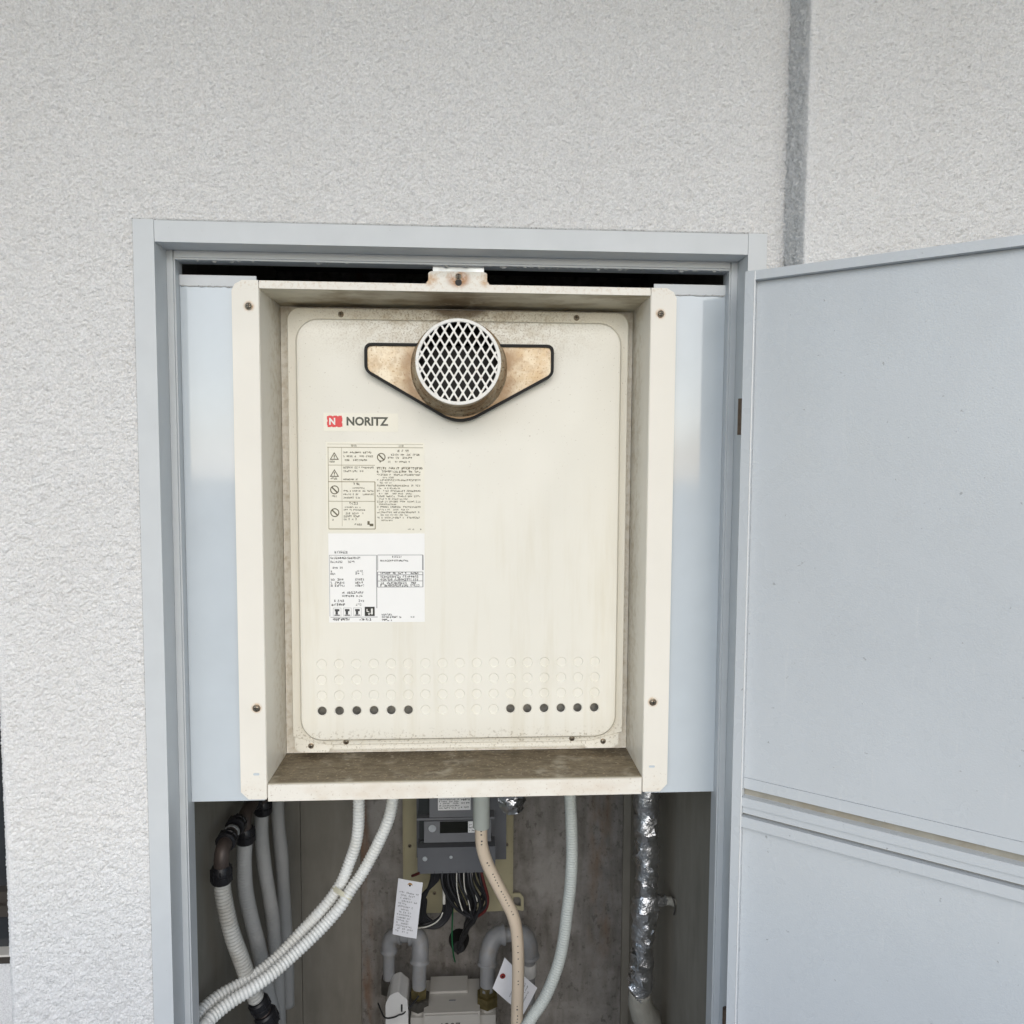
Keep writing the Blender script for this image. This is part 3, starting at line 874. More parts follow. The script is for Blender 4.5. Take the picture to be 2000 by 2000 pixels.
st2 = finish('rating_sticker', boxes((.2030, .3335, YS, YFACE - .00005, .8975, 1.0200)), M['sticker_white'], wh)
rects = []; fine = []
ln_h(.2040, .2680, .9903); ln_v(.2042, .9060, .9903, .0003); ln_v(.2680, .9170, .9903, .0005); ln_h(.2050, .2690, .9047, .0004)
ln_h(.2695, .3310, .9905, .0004); ln_v(.3310, .9695, .9905, .0009); ln_v(.2695, .9695, .9905, .0004)
for z_ in (.9670, .9632, .9546, .9462): ln_h(.2690, .3312, z_, .0004)
for x_ in (.2692, .3310): ln_v(x_, .9462, .9672, .0006)
for x_ in (.2845, .2995, .3150): ln_v(x_, .9462, .9590, .0003)
para(.2055, .2070, .9928, 1, .004, .0030, 1); para(.2115, .2300, .9928, 1, .004, .0034, .95, .95)
para(.2055, .2480, .9850, 1, .004, .0030, .9, .95); para(.2055, .2230, .9798, 1, .004, .0028, .9, .95); para(.2290, .2390, .9798, 1, .004, .0028, .9, .95)
para(.2055, .2230, .9715, 1, .004, .0028, .7, .95)
for i, z_ in enumerate((.9665, .9632, .9555, .9510, .9470)):
    para(.2055, .2140 if i < 2 else .2250, z_, 1, .004, .0030, .8, .95); para(.2390, .2510, z_, 1, .004, .0030, .9, .95)
para(.2210, .2525, .9372, 1, .004, .0032, .85, .95); para(.2210, .2520, .9325, 1, .004, .0030, .85, .95)
para(.2065, .2240, .9258, 1, .004, .0032, .8, .95); para(.2430, .2510, .9258, 1, .004, .0032, .9, .95)
para(.2065, .2270, .9205, 1, .004, .0034, .9, .95); para(.2390, .2510, .9205, 1, .004, .0030, .9, .95)
for k in range(3):
    cx = .2140 + k * .0138
    fine += [(cx - .0055, cx + .0055, .9174, .9178), (cx - .0055, cx + .0055, .9064, .9067), (cx - .0055, cx - .0051, .9064, .9178), (cx + .0051, cx + .0055, .9064, .9178)]
    rects += [(cx - .0032, cx + .0030, .9130, .9160), (cx - .0022, cx + .0010, .9085, .9130), (cx - .0038, cx + .0036, .9070, .9082)]
para(.2080, .2330, .8998, 1, .004, .0036, 1, .95); para(.2440, .2660, .8998, 1, .004, .0032, .7, .95)
para(.2890, .3040, .9868, 1, .004, .0026, .8, .95); para(.2725, .3140, .9815, 1, .004, .0024, .85, .95)
for z_, h_ in ((.9640, .0028), (.9590, .0032), (.9552, .0030), (.9500, .0034), (.9468, .0030)): para(.2730, .3290, z_, 1, .004, h_, .85, .95)
para(.2745, .2890, .9068, 1, .004, .0026, .85, .95); para(.2745, .3030, .9032, 1, .004, .0030, .85, .95); para(.3140, .3240, .9032, 1, .004, .0026, .7, .95); para(.2745, .2890, .8992, 1, .004, .0028, .9, .95)
print_rects('small_print', rects, YS - .0002, M['ink_grey'], st2)
print_rects('rule_line', fine, YS - .00015, M['ink_line'], st2)
print_rects('black_box', [(.2515, .2650, .9062, .9190)], YS - .00022, M['ink_black'], st2)
print_rects('box_mark', [(.2540, .2552, .9120, .9160), (.2552, .2575, .9120, .9130), (.2560, .2595, .9095, .9105), (.2600, .2625, .9085, .9165), (.2565, .2580, .9075, .9090)], YS - .00035, M['ink_white'], st2)

# ------------------------------------------------------------------ open cupboard door
DA = rad(36.3)
door = thing('cupboard_door', (.7223, -.030, FLOOR + .02), 'open pale grey metal cupboard door with a ribbed middle rail', 'door', rot=(0, 0, -DA))
DZ = FLOOR + .02
DW = .70
def dbox(name, m, *bs, bevel=.0008):
    bm = bmesh.new()
    for x0_, x1_, y0_, y1_, z0_, z1_ in bs: box(bm, x0_, x1_, y0_, y1_, z0_ - DZ, z1_ - DZ)
    return finish(name, bm, m, door, bevel=bevel, local=True)
DT = 1.3462
dbox('hinge_stile', M['door'], (0, .0112, 0, .025, DZ, DT), bevel=.0016)
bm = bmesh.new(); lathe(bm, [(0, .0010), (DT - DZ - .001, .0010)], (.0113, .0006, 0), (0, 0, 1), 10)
finish('edge_fold', bm, M['edge_highlight'], door, local=True, smooth=40)  # thin rod added to draw the bright highlight line along the hinge stile
dbox('latch_stile', M['door'], (DW - .0112, DW, 0, .025, DZ, DT))
dbox('top_rail', M['door'], (.0114, DW - .0114, .0003, .0248, DT - .0108, DT - .0002))
dbox('bottom_rail', M['door'], (.0114, DW - .0114, .0003, .0248, DZ, DZ + .011))
dbox('upper_panel', M['door'], (.0114, DW - .0114, .0105, .0240, .7275, DT - .0110), bevel=.0004)
dbox('panel_hem', M['door'], (.0114, DW - .0114, .0098, .0240, .7135, .7271), bevel=.0005)
dbox('gasket_strip', M['gasket'], (.0115, DW - .0115, .0150, .0240, .7040, .7133), bevel=0)
dbox('rail_rib', M['door'], (.0116, DW - .0116, .0030, .0240, .6932, .7042), bevel=.0016)
dbox('rail_rib', M['door'], (.0117, DW - .0117, .0058, .0240, .6838, .6928), bevel=.0014)
dbox('rail_groove', M['gasket'], (.0118, DW - .0118, .0130, .0240, .6797, .6837), bevel=0)
dbox('rail_rib', M['door'], (.0116, DW - .0116, .0034, .0240, .6664, .6796), bevel=.0018)
dbox('lower_panel', M['door'], (.0114, DW - .0114, .0108, .0240, DZ + .0112, .6662), bevel=.0004)
for z_ in (1.175, .395, -.28):
    bm = bmesh.new()
    lathe(bm, [(-.022, .0042), (.022, .0042)], (-.0040, .0120, z_ - DZ), (0, 0, 1), 14)
    box(bm, -.0035, .0, .0115, .0125, z_ - .020 - DZ, z_ + .020 - DZ)
    finish('hinge', bm, M['hinge'], door, local=True, smooth=40)

# ------------------------------------------------------------------ hoses and pipes below the heater
def pipe_thing(name, label, cat, pts, r, mats, group=None, rib=0.0, pitch=.0045, seg=14, step=None, wob=0):
    step = step or (pitch / 4 if rib else .006)
    path = catmull(pts, step)
    bm = bmesh.new()
    rg = random.Random(len(pts) * 7 + int(pts[0][0] * 1e4))
    def rf(s, i, a):
        q = r * (1 + rib * math.cos(2 * PI * s / pitch))
        if wob: q *= 1 + wob * math.sin(s * 55 + pts[0][0] * 90)
        return q
    sweep(bm, path, rf, seg)
    o = finish(name, bm, mats, None, smooth=180)
    return tag(o, label, cat, group)

HOSE_A = [(.2168, .272, .712), (.2168, .272, .62), (.2165, .27, .5688), (.2154, .27, .5285), (.211, .27, .4977), (.2008, .27, .4669), (.1902, .2629, .4402), (.1746, .2486, .4191), (.1562, .2343, .4022), (.1327, .22, .3819), (.1097, .1971, .3657), (.088, .1743, .3564), (.0622, .1514, .3507), (.0407, .1314, .3499), (.0277, .1143, .3487), (.0195, .0971, .3470), (.0175, .080, .343), (.0185, .073, .332), (.020, .073, .20)]
HOSE_B = [(.2790, .272, .712), (.2760, .272, .62), (.271, .27, .5702), (.2642, .27, .5369), (.2499, .27, .5028), (.234, .27, .4704), (.2191, .2629, .4463), (.2056, .2486, .4319), (.1924, .2343, .4146), (.1725, .22, .3965), (.1487, .1971, .3825), (.1245, .1743, .3704), (.1032, .1514, .3626), (.0821, .1314, .3576), (.0598, .1143, .3528), (.0434, .0971, .3484), (.0346, .082, .345), (.032, .073, .333), (.036, .073, .20)]
HOSE_R = [(.5600, .272, .712), (.5605, .271, .64), (.5609, .27, .5824), (.5638, .268, .5216), (.5649, .266, .4702), (.5627, .264, .4197), (.5577, .262, .3788), (.5528, .26, .3379), (.545, .256, .2994), (.5326, .252, .2647), (.5184, .248, .2364), (.5021, .244, .2149), (.4918, .24, .2013), (.470, .235, .17), (.45, .23, .10), (.445, .23, -.1)]
pipe_thing('corrugated_hose', 'white ribbed hose nearest the left wall, upper of the crossing pair', 'hose', HOSE_A, .0092, M['hose_white'], 'white ribbed hoses', .10, .0054)
pipe_thing('corrugated_hose', 'white ribbed hose, lower of the crossing pair, nearest the grey meter', 'hose', HOSE_B, .0092, M['hose_white'], 'white ribbed hoses', .10, .0054)
pipe_thing('corrugated_hose', 'pale ribbed hose hanging alone between the beige conduit and foil pipe', 'hose', HOSE_R, .0096, M['hose_pale'], 'white ribbed hoses', .06, .0042)
t_ = thing('tape_band', (.196, .24, .425), 'yellowish tape binding the two crossing white hoses together', 'tape')
bm = bmesh.new()
pa = [Vector(p) for p in ((.1928, .2500, .4294), (.1910, .2482, .4268), (.1892, .2464, .4242))]
e_ = (pa[-1] - pa[0]).normalized(); side = Vector((.75, -.62, -.25)); side = (side - e_ * side.dot(e_)).normalized(); up_ = e_.cross(side)
rings = []
for p in (pa[0], pa[1], pa[2]):
    rings.append([bm.verts.new(p + side * (.0208 * math.cos(2 * PI * k / 24)) + up_ * (.0102 * math.sin(2 * PI * k / 24))) for k in range(24)])
for A, B in zip(rings, rings[1:]):
    for k in range(24): bm.faces.new((A[k], A[(k + 1) % 24], B[(k + 1) % 24], B[k]))
finish('band', bm, M['tape'], t_, smooth=180)

PIPE_1 = [(.0357, .154, .5068), (.036, .1543, .4911), (.0404, .1547, .4612), (.0484, .155, .4233), (.0587, .16, .3826), (.0692, .165, .3405), (.0771, .17, .3117)]
PIPE_2 = [(.036, .262, .5121), (.0341, .263, .4649), (.0355, .264, .4241), (.0426, .265, .382), (.0514, .266, .3396), (.0579, .267, .3022), (.0636, .268, .2655), (.0717, .269, .2223), (.0743, .27, .1941), (.078, .272, .05)]
PIPE_3 = [(.0358, .36, .516), (.035, .36, .4656), (.0394, .36, .4102), (.0453, .36, .3665), (.0512, .36, .3217), (.054, .36, .2767), (.0578, .36, .2325), (.0593, .36, .1758), (.0598, .36, .1235), (.060, .36, -.05)]
PIPE_4 = [(.0362, .46, .70), (.0362, .46, .56), (.0362, .46, .4929), (.0379, .46, .4375), (.0426, .46, .3779), (.0451, .46, .3189), (.0468, .46, .2707), (.0492, .46, .2101), (.0503, .46, .1502), (.0509, .46, .0818)]
G4 = 'grey pipes along the left side of the recess'
pipe_thing('insulated_pipe', 'ribbed dirty-white pipe at far left, ending in a black coupling', 'pipe', PIPE_1, .0112, M['hose_dirty'], G4, .09, .0052)
pipe_thing('insulated_pipe', 'grey insulated pipe second from the left jamb below a black nut', 'pipe', PIPE_2, .0120, M['hose_grey'], G4, .02, .0046, wob=.02)
pipe_thing('insulated_pipe', 'grey insulated pipe third from the left jamb', 'pipe', PIPE_3, .0120, M['hose_grey'], G4, .015, .0046, wob=.02)
pipe_thing('insulated_pipe', 'rearmost grey insulated pipe, cut off short above the floor', 'pipe', PIPE_4, .0124, M['hose_grey'], G4, wob=.03)

def nut(bm, c, axis, r, h, mi=0):
    ax = Vector(axis).normalized()
    lathe(bm, [(-h / 2, r * .86), (-h / 2 + h * .12, r), (-h * .05, r), (-h * .02, r * .93), (h * .06, r * .93), (h * .1, r), (h / 2 - h * .15, r * .97), (h / 2, r * .80)], c, ax, 18, mi)
    for k in range(9):                                             # grip ribs
        a = 2 * PI * k / 9
        ref = Vector((0, 0, 1)) if abs(ax.z) < .9 else Vector((1, 0, 0))
        u = (ref - ax * ref.dot(ax)).normalized(); v = ax.cross(u)
        p = Vector(c) + (u * math.cos(a) + v * math.sin(a)) * r * .98
        m = Matrix.Translation(p) @ ax.to_track_quat('Z', 'Y').to_matrix().to_4x4() @ Matrix.Diagonal((r * .12, r * .12, h * .72, 1))
        bmesh.ops.create_cube(bm, size=1.0, matrix=m)

def fitting(label, n_c, n_ax, elbow, collar_c, collar_ax, r=.0150):
    t = thing('pipe_fitting', n_c, label, 'pipe fitting', 'pipe fittings on the left wall')
    bm = bmesh.new(); nut(bm, n_c, n_ax, r, .026); finish('nut', bm, M['plastic_black'], t, smooth=35)
    bm = bmesh.new(); sweep(bm, catmull(elbow, .004), .0108, 14); finish('elbow', bm, M['bronze_fit'], t, smooth=180)
    bm = bmesh.new(); nut(bm, collar_c, collar_ax, r * .98, .020); finish('collar_nut', bm, M['plastic_black'], t, smooth=35)
    return t
f1 = fitting('black and bronze elbow fitting nearest the left jamb', (.0357, .152, .5182), (0, 0, 1),
        [(.0357, .152, .524), (.0366, .150, .540), (.0368, .157, .553), (.0363, .180, .5575), (.036, .205, .556)], (.0364, .176, .5565), (0, 1, .05))
bm = bmesh.new(); lathe(bm, [(-.003, .0118), (.003, .0118)], (.036, .197, .5565), (0, 1, -.05), 18); finish('steel_ring', bm, M['galv'], f1, smooth=35)
fitting('black elbow fitting in the middle of the left wall row', (.0375, .262, .520), (0, 0, 1),
        [(.0370, .262, .526), (.0370, .258, .542), (.0366, .268, .552), (.0360, .290, .553), (.0350, .310, .552)], (.0350, .225, .5550), (0, 1, 0))
fitting('black elbow fitting deepest in the left wall row', (.0385, .360, .5196), (0, 0, 1),
        [(.0380, .360, .526), (.0380, .356, .540), (.0370, .372, .548), (.0370, .40, .548)], (.0350, .322, .5500), (0, 1, 0))
t = thing('pipe_coupling', (.0771, .17, .3117), 'black threaded coupling at the lower end of the ribbed pipe', 'pipe coupling')
ax = Vector((.34, .15, -.93))
bm = bmesh.new(); nut(bm, (.0815, .1725, .300), ax, .0150, .022); finish('nut', bm, M['plastic_black'], t, smooth=35)
bm = bmesh.new(); nut(bm, (.0905, .1775, .2755), ax, .0165, .024); finish('collar_nut', bm, M['plastic_black'], t, smooth=35)
bm = bmesh.new(); sweep(bm, catmull([(.085, .175, .290), (.100, .180, .25), (.11, .185, .20), (.11, .19, .05)], .006), .0105, 14); finish('pipe_end', bm, M['bronze_fit'], t, smooth=180)

# foil-wrapped pipe
def crumple(bm, amt, seed):
    rg = random.Random(seed)
    for v in bm.verts:
        v.co += Vector((rg.gauss(0, amt), rg.gauss(0, amt), rg.gauss(0, amt)))
fp = thing('foil_pipe', (.69, .28, .10), 'crumpled silver foil wrapped pipe at the right of the recess', 'pipe')
FP = [(.6923, .28, .70), (.6923, .28, .66), (.6923, .28, .5937), (.6917, .28, .5125), (.6937, .28, .4485), (.6931, .28, .3851), (.6899, .28, .3203), (.6873, .28, .2670), (.6864, .28, .2124)]
bm = bmesh.new(); pth = catmull(FP, .0065)
rg = random.Random(3)
bulge = [1 + .06 * math.sin(i * .9) + .05 * math.sin(i * .37 + 1) for i in range(400)]
sweep(bm, pth, lambda s, i, a: .0185 * bulge[i] * (1.10 if s < .20 else 1.0) * (1.12 if .31 < s < .36 else 1.0), 14)
crumple(bm, .0017, 5)
bmesh.ops.triangulate(bm, faces=bm.faces[:])
finish('foil_wrap', bm, M['foil'], fp, smooth=48)
bm = bmesh.new(); sweep(bm, catmull([(.7000, .28, .383), (.715, .281, .380), (.728, .282, .378)], .005), lambda s, i, a: .0115 - s * .12, 10); crumple(bm, .0010, 8); bmesh.ops.triangulate(bm, faces=bm.faces[:])
finish('foil_branch', bm, M['foil'], fp, smooth=28)
bm = bmesh.new(); sweep(bm, catmull([(.6862, .28, .222), (.6870, .283, .20), (.695, .29, .175), (.708, .30, .14), (.712, .30, .05), (.712, .30, -.2)], .006), lambda s, i, a: .0185 + min(.005, s * .08), 16); crumple(bm, .0004, 9)
finish('lagging', bm, M['lagging'], fp, smooth=180)
cl = thing('pipe_clamp', (.74, .28, .378), 'grey hook clamp holding the foil pipe to the right wall', 'clamp')
bm = bmesh.new(); sweep(bm, catmull([(.728, .282, .378), (.7365, .282, .3775), (.7445, .282, .374)], .003), .0072, 12); finish('stem', bm, M['lagging'], cl, smooth=180)
bm = bmesh.new(); sweep(bm, catmull([(.738, .275, .388), (.7405, .272, .380), (.7415, .272, .368), (.7405, .274, .358)], .002), .0014, 8); finish('hook', bm, M['nut_dark'], cl, smooth=180)
fe = thing('foil_duct', (.47, .36, .55), 'foil covered elbow just visible under the sill, right of the conduit', 'duct')
bm = bmesh.new(); sweep(bm, catmull([(.4670, .36, .71), (.4670, .36, .60), (.4680, .36, .555), (.4700, .362, .5300), (.4720, .364, .5040)], .006), lambda s, i, a: .0245 * (1 if s < .19 else max(.35, 1 - (s - .19) * 18)), 14); crumple(bm, .0016, 12); bmesh.ops.triangulate(bm, faces=bm.faces[:])
finish('foil_wrap', bm, M['foil'], fe, smooth=28)

# ------------------------------------------------------------------ electricity meter on its board
kb = thing('mounting_board', (.372, .62, .16), 'khaki steel backing plate behind the grey electricity meter', 'board')
bm = boxes((.2580, .4870, .6150, .6170, .1600, .62)); finish('plate', bm, M['khaki'], kb, bevel=.0006)
finish('edge_fold', boxes((.2560, .2580, .6100, .629, .1600, .62), (.4870, .4890, .6100, .629, .1600, .62)), M['khaki'], kb, bevel=.0005)
bm = bmesh.new()
ring_y(bm, round_poly([(.489, .166), (.512, .160), (.512, .190), (.505, .200), (.489, .200)], .003, 3), round_poly([(.490, .175), (.506, .170), (.506, .187), (.502, .192), (.490, .192)], .002, 3), .6120, .6150)
finish('lug', bm, M['khaki'], kb, bevel=.0004)
for x, z in ((.270, .309), (.475, .307), (.322, .204), (.467, .187)):
    inst('screw', SCREW_S, kb, (x, .6148, z))
mt = thing('electricity_meter', (.37, .61, .315), 'dark grey electricity meter with a black display below the sill', 'meter')
finish('body', boxes((.2905, .4590, .5300, .6140, .3290, .58)), M['meter_grey'], mt, bevel=.003)
finish('upper_cover', boxes((.3180, .4250, .5000, .5290, .4255, .58)), M['meter_light'], mt, bevel=.003)
finish('switch_window', boxes((.2960, .3172, .5120, .5290, .4260, .58)), M['meter_dark'], mt, bevel=.002)
finish('top_ledge', boxes((.2935, .4450, .4990, .5290, .4205, .4248)), M['meter_light'], mt, bevel=.001)
disp = finish('display_block', boxes((.3075, .4380, .4960, .5290, .3772, .4198)), M['meter_light'], mt, bevel=.002)
finish('side_recess', boxes((.2975, .3070, .5080, .5290, .3772, .4198)), M['meter_dark'], mt)
finish('screen', boxes((.3385, .3930, .4950, .4958, .3960, .4225 - .0035)), M['lcd'], disp, bevel=0)
finish('screen_label', boxes((.3932, .4060, .4951, .4958, .3960, .4185)), M['sticker_white'], disp)
print_rects('small_print', text_row(.3945, .4050, .4110, .0030) + text_row(.3945, .4050, .4050, .0030) + text_row(.3945, .4050, .3990, .0030), .4948, M['ink_grey'], disp)
bm = bmesh.new(); lathe(bm, [(.4952, 0), (.4945, .004), (.4948, .0072), (.4960, .0075)], (.3236, 0, .4058), (0, 1, 0), 20, cap=False); finish('seal_disc', bm, M['galv'], disp, smooth=40)
finish('dark_band', boxes((.2985, .4400, .5050, .5290, .3705, .3768)), M['meter_dark'], mt)
tc = finish('terminal_cover', boxes((.2950, .4465, .4900, .5290, .3225, .3700)), M['meter_grey'], mt, bevel=.003)
finish('cover_lip', boxes((.2990, .4420, .4950, .5285, .3152, .3222)), M['meter_grey'], mt, bevel=.0015)
for x in (.3275, .3430, .3580, .3720, .3890, .4060):
    finish('lip_notch', boxes((x, x + .0008, .4945, .4952, .3156, .3215)), M['meter_dark'], mt)
for x, z, r in ((.3095, .3480, .0042), (.3600, .3500, .0028)):
    bm = bmesh.new(); lathe(bm, [(.4902, r * 1.2), (.4892, r), (.4890, r * .6), (.4896, 0)], (x, 0, z), (0, 1, 0), 16, cap=False); finish('cover_screw', bm, M['galv'], mt, smooth=40)
finish('side_column', boxes((.4440, .4700, .5320, .6138, .3200, .58)), M['meter_grey'], mt, bevel=.002)
lb = finish('rating_label', boxes((.3345, .3980, .4990, .49985, .4400, .4650)), M['sticker_white'], mt)
rects = []
for z_ in (.4605, .4565, .4525, .4480, .4435): rects += text_row(.3365, .3760, z_, .0026)
rects += text_row(.3790, .3960, .4590, .0040, 1) + text_row(.3790, .3960, .4525, .003) + text_row(.3790, .3960, .4440, .003)
print_rects('small_print', rects, .4988, M['ink_grey'], lb)

# beige conduit with its socket
cd = thing('conduit', (.484, .38, -.1), 'beige printed plastic conduit curving down from the meter', 'conduit')
PVC = [(.4170, .38, .60), (.417, .38, .52), (.417, .38, .4793), (.4171, .38, .4423), (.4204, .38, .4204), (.4274, .38, .3983), (.4376, .38, .3755), (.4507, .38, .3483), (.4638, .38, .3225), (.4741, .38, .3), (.4815, .38, .2698), (.4848, .38, .2225), (.4848, .38, .1617), (.4833, .38, .091), (.482, .38, -.2)]
pv = catmull(PVC, .006)
bm = bmesh.new(); sweep(bm, pv, .0112, 18); pvo = finish('tube', bm, M['pvc'], cd, smooth=180)
bm = bmesh.new(); sweep(bm, [Vector((.4170, .38, z)) for z in (.62, .520, .4668, .4648, .4640)], lambda s, i, a: (.0152, .0152, .0152, .0146, .0118)[i], 20); finish('socket', bm, M['pvc_socket'], cd, smooth=40)
bm = bmesh.new()
for i in range(8, len(pv) - 30):                                    # printed characters along the tube
    if random.random() < .45:
        p = pv[i]; tdir = (pv[i + 1] - pv[i]).normalized()
        view = Vector((-.02, -.80, .60)); sd = tdir.cross(view).normalized(); nrm = sd.cross(tdir).normalized()
        if nrm.y > 0: nrm = -nrm
        c = p + nrm * .01125 + sd * random.uniform(-.0006, .0006)
        w, h = random.uniform(.0008, .0016), random.uniform(.0007, .0013)
        bm.faces.new([bm.verts.new(c + tdir * a * h + sd * b * w) for a, b in ((-1, -1), (-1, 1), (1, 1), (1, -1))])
finish('printing', bm, M['ink_grey'], pvo)

# cables under the meter
def cable(label, pts, r, m, group, name='cable'):
    bm = bmesh.new(); sweep(bm, catmull(pts, .004), r, 8)
    return tag(finish(name, bm, m, None, smooth=180), label, 'cable', group)
GC = 'black cables bundled under the electricity meter'
LC = 'black cable hanging in the bundle under the grey meter'
rc = random.Random(21)
for k in range(14):
    u = k / 13
    x = .346 + u * .066
    yb = .515 + rc.uniform(-.012, .03)
    belly = .362 + u * .070 + rc.uniform(-.003, .003)
    low = (.400 + rc.uniform(-.010, .010), yb + .004, .208 + rc.uniform(-.005, .010))
    cable(LC, [(x, .520, .332), (x + (u - .35) * .010, yb - .004, .290), (belly, yb - .006, .250 + rc.uniform(-.006, .006)), (belly * .45 + low[0] * .55, yb, .222), low,
               (.394 + rc.uniform(-.005, .005), yb + .02, .185), (.384 + rc.uniform(-.004, .004), .565, .14), (.376, .58, .11), (.372, .60, .08)], rc.uniform(.0028, .0037), M['cable'], GC)
GL = 'black cables looping to the left under the meter'
LL = 'black cable looped in a wide ring beside the paper tag'
for k in range(4):
    j = k * .0045
    cable(LL, [(.322 + j * 1.6, .520, .330), (.321 + j, .522, .290), (.309 - j * .4, .526, .255), (.295 + j, .528, .228 + j), (.2935 + j, .528, .205 + j * .6), (.306 + j, .530, .187 + j * .7), (.332, .534, .181 + j * .7), (.354 - j * .5, .536, .200 + j), (.363 - j, .532, .240), (.359 - j, .527, .285), (.354 - j, .52, .330)], .0035, M['cable'], GL)
cable('black cable with a white sleeve hanging inside the cable loop', [(.340, .522, .33), (.344, .520, .28), (.345, .520, .245), (.343, .522, .222), (.334, .525, .206), (.318, .526, .196), (.300, .520, .195), (.286, .50, .205)], .0022, M['cable'], None)
cable('white cable sleeve inside the black cable loop', [(.3452, .5165, .270), (.3456, .5165, .258), (.3456, .5165, .240)], .0030, M['cable_white'], None, 'cable_sleeve')
cable('thin white twisted wire curving out of the cable loop', [(.343, .517, .222), (.338, .518, .210), (.328, .52, .199), (.314, .522, .191), (.300, .518, .191), (.288, .505, .198)], .0013, M['cable_white'], None)
cable('white striped wire on the left of the black bundle', [(.372, .514, .33), (.371, .506, .285), (.376, .503, .255), (.383, .503, .232)], .0011, M['cable_white'], None)
cable('white striped wire in the middle of the black bundle', [(.385, .512, .33), (.386, .503, .285), (.394, .500, .255), (.398, .503, .232)], .0011, M['cable_white'], None)
cable('white striped wire on the right of the black bundle', [(.398, .512, .33), (.404, .502, .285), (.412, .500, .252)], .0010, M['cable_white'], None)
cable('dark red cable at the right edge of the black bundle', [(.414, .515, .33), (.424, .508, .290), (.433, .506, .255), (.428, .510, .228), (.412, .515, .212)], .0028, M['cable_red'], None)
cable('dark red cable left of the black bundle, behind the tag', [(.322, .52, .33), (.310, .53, .305), (.292, .54, .290), (.280, .55, .280)], .0028, M['cable_red'], None)
cable('thin green earth wire running down behind the black bundle', [(.362, .575, .20), (.361, .578, .17), (.360, .582, .13), (.362, .59, .09), (.366, .60, .06)], .0017, M['cable_green'], None)
t = thing('wall_plug', (.372, .60, .09), 'black rubber bush where the cables enter the wall above the gas meter', 'bush')
bm = bmesh.new(); lathe(bm, [(-.010, .012), (.0, .016), (.03, .022)], (.374, .598, .098), (0, .9, -.2), 18); finish('bush', bm, M['rubber'], t, smooth=40)

# ------------------------------------------------------------------ paper tags
def paper_tag(label, corners, hole, hole_mat, rows):
    """corners: top-left, top-right, bottom-right, bottom-left"""
    TL, TR, BR, BL = [Vector(c) for c in corners]
    t = thing('paper_tag', hole, label, 'tag', 'paper tags hanging in the recess')
    bm = bmesh.new(); nU, nV = 4, 8
    nrm = (TR - TL).cross(BL - TL).normalized()
    if nrm.y > 0: nrm = -nrm
    def at(u, v, lift=0.0):
        p = TL.lerp(TR, u).lerp(BL.lerp(BR, u), v)
        return p + nrm * (.0022 * math.sin(v * PI * 1.1 + .3) + .0010 * math.sin(u * PI) + lift)
    for lift in (0, -.0004):
        G = [[bm.verts.new(at(u / nU, v / nV, lift)) for u in range(nU + 1)] for v in range(nV + 1)]
        for v in range(nV):
            for u in range(nU): bm.faces.new((G[v][u], G[v][u + 1], G[v + 1][u + 1], G[v + 1][u]))
    c = finish('card', bm, M['paper'], t, smooth=180)
    bm = bmesh.new()
    W, Hh = (TR - TL).length, (BL - TL).length
    for x0_, x1_, z0_, z1_ in rows:
        bm.faces.new([bm.verts.new(at(a, b, .0003)) for a, b in ((x0_, z0_), (x1_, z0_), (x1_, z1_), (x0_, z1_))])
    finish('small_print', bm, M['ink_line'], t)
    bm = bmesh.new()
    hp = Vector(hole)
    lathe(bm, [(.0020, 0), (.0020, .0048), (.0012, .0054)], hp, nrm, 16, cap=False)
    finish('eyelet', bm, hole_mat, t)
    bm = bmesh.new(); lathe(bm, [(.0024, 0), (.0024, .0020)], hp, nrm, 12, cap=False); finish('eyelet_hole', bm, M['black'], t)
    return t
def tag_rows(seed, v0, v1, n_):
    rg = random.Random(seed); out = []
    for i in range(n_):
        v = v0 + (v1 - v0) * i / n_
        for x0_, x1_, a, b in text_row(.10, rg.uniform(.55, .92), 0, .075, .75, rg):
            out.append((x0_, x1_, v + (.075 - b) * .38, v + (.075 - a) * .38))
    return out
paper_tag('white paper tag with brown eyelet hanging left of the meter cables', [(.261, .46, .328), (.3075, .458, .3191), (.2953, .452, .2113), (.2498, .455, .2199)], (.2832, .4585, .3148), M['eyelet'], tag_rows(2, .20, .95, 15))
paper_tag('tilted white paper tag with a red dot behind the beige conduit', [(.4404, .44, .1171), (.4633, .44, .1775), (.5268, .445, .1098), (.5006, .445, .0574)], (.4594, .4375, .143), M['eyelet_red'], tag_rows(5, .45, .9, 6))

# ------------------------------------------------------------------ gas meter, its pipes and valve
gm = thing('gas_meter', (.363, .53, -.12), 'pale grey gas meter at the bottom edge between two grey pipes', 'gas meter')
bm = bmesh.new()
def body_loop(y, z, x0_, x1_, r_=.006): return (y, z, x0_, x1_)
box(bm, .3075, .4170, .470, .562, -.12, .0490)
gb = finish('case', bm, M['gas_grey'], gm, bevel=.006, seg=3)
finish('lower_case', boxes((.2815, .4480, .4790, .556, -.12, .0330)), M['gas_grey'], gm, bevel=.006)
finish('front_bead', boxes((.3110, .4130, .4665, .4735, .0400, .0455)), M['gas_grey'], gm, bevel=.0022)
finish('top_block', boxes((.3165, .3925, .522, .566, .0480, .0535)), M['gas_grey'], gm, bevel=.002)
finish('top_mark', boxes((.3560, .3690, .500, .5030, .0488, .0497)), M['meter_light'], gm)
for x, nm in ((.2965, 'l'), (.4320, 'r')):
    bm = bmesh.new(); lathe(bm, [(-.12, .0158), (.034, .0158), (.0385, .0150), (.040, .0130)], (x, .50, 0), (0, 0, 1), 24); finish('port', bm, M['gas_grey'], gm, smooth=40)
